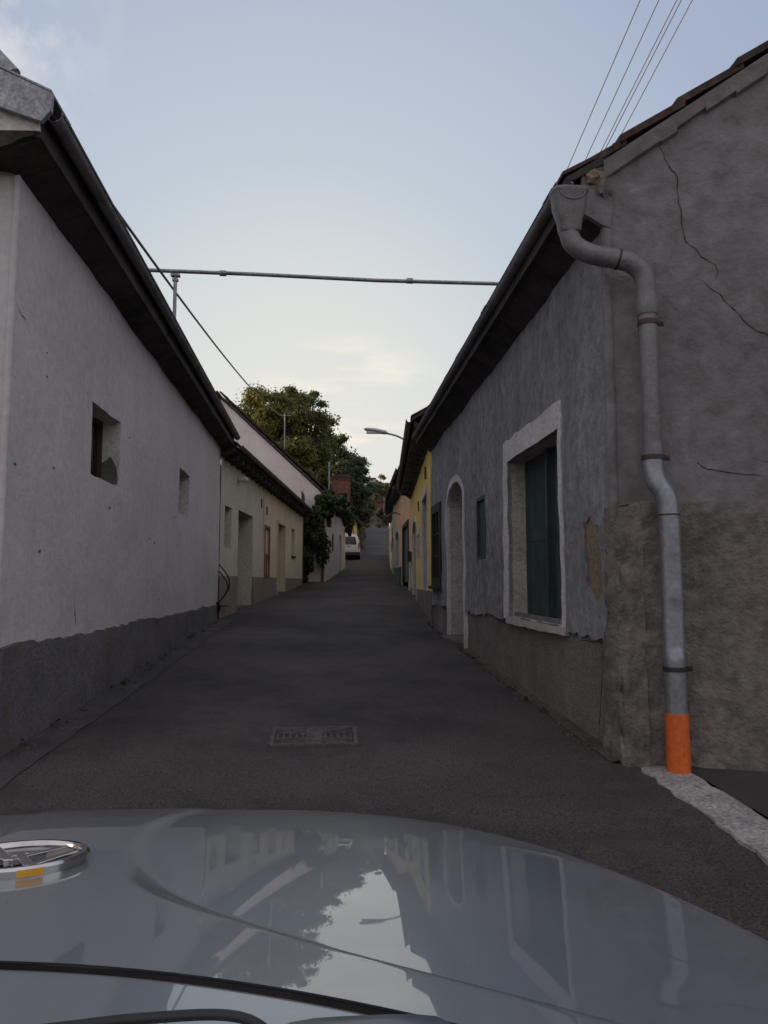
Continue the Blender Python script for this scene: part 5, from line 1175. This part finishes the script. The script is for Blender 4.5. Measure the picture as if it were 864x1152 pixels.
# rubber seal, cowl, wiper
def hp_(X, Y): return hz(X, Y, .3)
MB().tube([(XC + t * .025, yr(XC + t * .025) - .006, hp_(XC + t * .025, yr(XC + t * .025)) - .005) for t in range(-30, 31)], .0048, 8).build('rubber_seal', 'rubber', CR, smooth=True)
mb = MB(); n = 40
for i in range(n + 1):
    X = XC - .70 + 1.4 * i / n; mb.v += [Vector((X, yr(X) + .004, hp_(X, yr(X)) - .004)), Vector((X, yr(X) - .007, hp_(X, yr(X)) - .022)), Vector((X, yr(X) + .004, hp_(X, yr(X)) - .05))]
for i in range(n):
    for k in (0, 1): q = i * 3 + k; mb.f.append((q, q + 1, q + 4, q + 3))
mb.build('gap_panel', 'dark', CR)
mb = MB()
for j in range(6):
    for i in range(n + 1):
        X = XC - .70 + 1.4 * i / n; Y = yr(X) - .008 - j * .035; mb.v.append(Vector((X, Y, hp_(X, yr(X)) - .0035 + .001 * j)))
for j in range(5):
    for i in range(n): k = j * (n + 1) + i; mb.f.append((k, k + 1, k + n + 2, k + n + 1))
mb.build('cowl', 'carpaint', CR, smooth=True)
wa = MB().tube(bez([(-.70, .63, .946), (-.30, .636, .946), (-.15, .648, .948), (-.07, .646, .947), (-.03, .62, .936)], 6), .0042, 10).build('wiper_arm', 'black', CR, smooth=True)
loft([hring(.03, .60, .88, .085, .045), hring(.03, .60, .940, .083, .044), hring(.03, .60, .951, .07, .034), hring(.03, .60, .954, .035, .02)]).build('wiper_cap', 'cowl', wa, smooth=True)
# emblem: chrome ring with a V and cross spokes
ex, ey = -.475, 1.215; er = .105
def es(a, b, h): X = ex + a; Y = ey + b; return Vector((X, Y, hz(X, Y, .5) + h))
mb = MB(); n = 64; prof = [(er, 0), (er + .001, .011), (er - .003, .015), (er - .010, .015), (er - .013, .011), (er - .013, 0)]
for k in range(n):
    q = 2 * math.pi * k / n
    for rr, h in prof: mb.v.append(es(math.cos(q) * rr, math.sin(q) * rr, h))
for k in range(n):
    for j in range(5): a = k * 6 + j; b = ((k + 1) % n) * 6 + j; mb.f.append((a, a + 1, b + 1, b))
em = mb.build('emblem', 'chrome', CR, smooth=True)
mb = MB()
def ebar(a, b, w_):
    a, b = Vector(a), Vector(b); d = (b - a).normalized(); s_ = Vector((-d.y, d.x)) * w_ / 2
    mb.hexa([es(q.x, q.y, h) for h in (.001, .012) for q in (a - s_, b - s_, b + s_, a + s_)])
rr = er - .012
for pts in ([(-.057, .066), (0, -.025), (.057, .066)], [(-.079, .025), (-.045, -.066), (0, .015), (.045, -.066), (.079, .025)]):
    for a, b in zip(pts, pts[1:]): ebar(a, b, .015)
mb.build('emblem_letters', 'chrome', em, bevel=.0015)
mb = MB()
for k in range(6):
    q0 = -1.18 + k * .055; q1 = q0 + .056
    mb.quad(es(math.cos(q0) * (er + .002), math.sin(q0) * (er + .002), .002), es(math.cos(q1) * (er + .002), math.sin(q1) * (er + .002), .002), es(math.cos(q1) * (er + .0022), math.sin(q1) * (er + .0022), .012), es(math.cos(q0) * (er + .0022), math.sin(q0) * (er + .0022), .012))
mb.build('amber_patch', 'amber', em)
# overhead wires, from the roof mast up and forward over the lane
for k, (a, b) in enumerate([((3.14, 12.2, 6.24), (3.55, 6.0, 8.34)), ((3.32, 12.2, 6.24), (3.78, 6.0, 8.36)), ((3.41, 12.2, 6.24), (4.03, 6.0, 8.38)), ((3.45, 12.2, 6.24), (4.09, 6.0, 8.39)), ((3.55, 12.2, 6.25), (4.23, 6.0, 8.4))]):
    a, b = Vector(a), Vector(b); wire('overhead_wire', WIRES[k], a, a + (b - a) * 1.8, .0, .006, 'overhead wires above the grey roof')
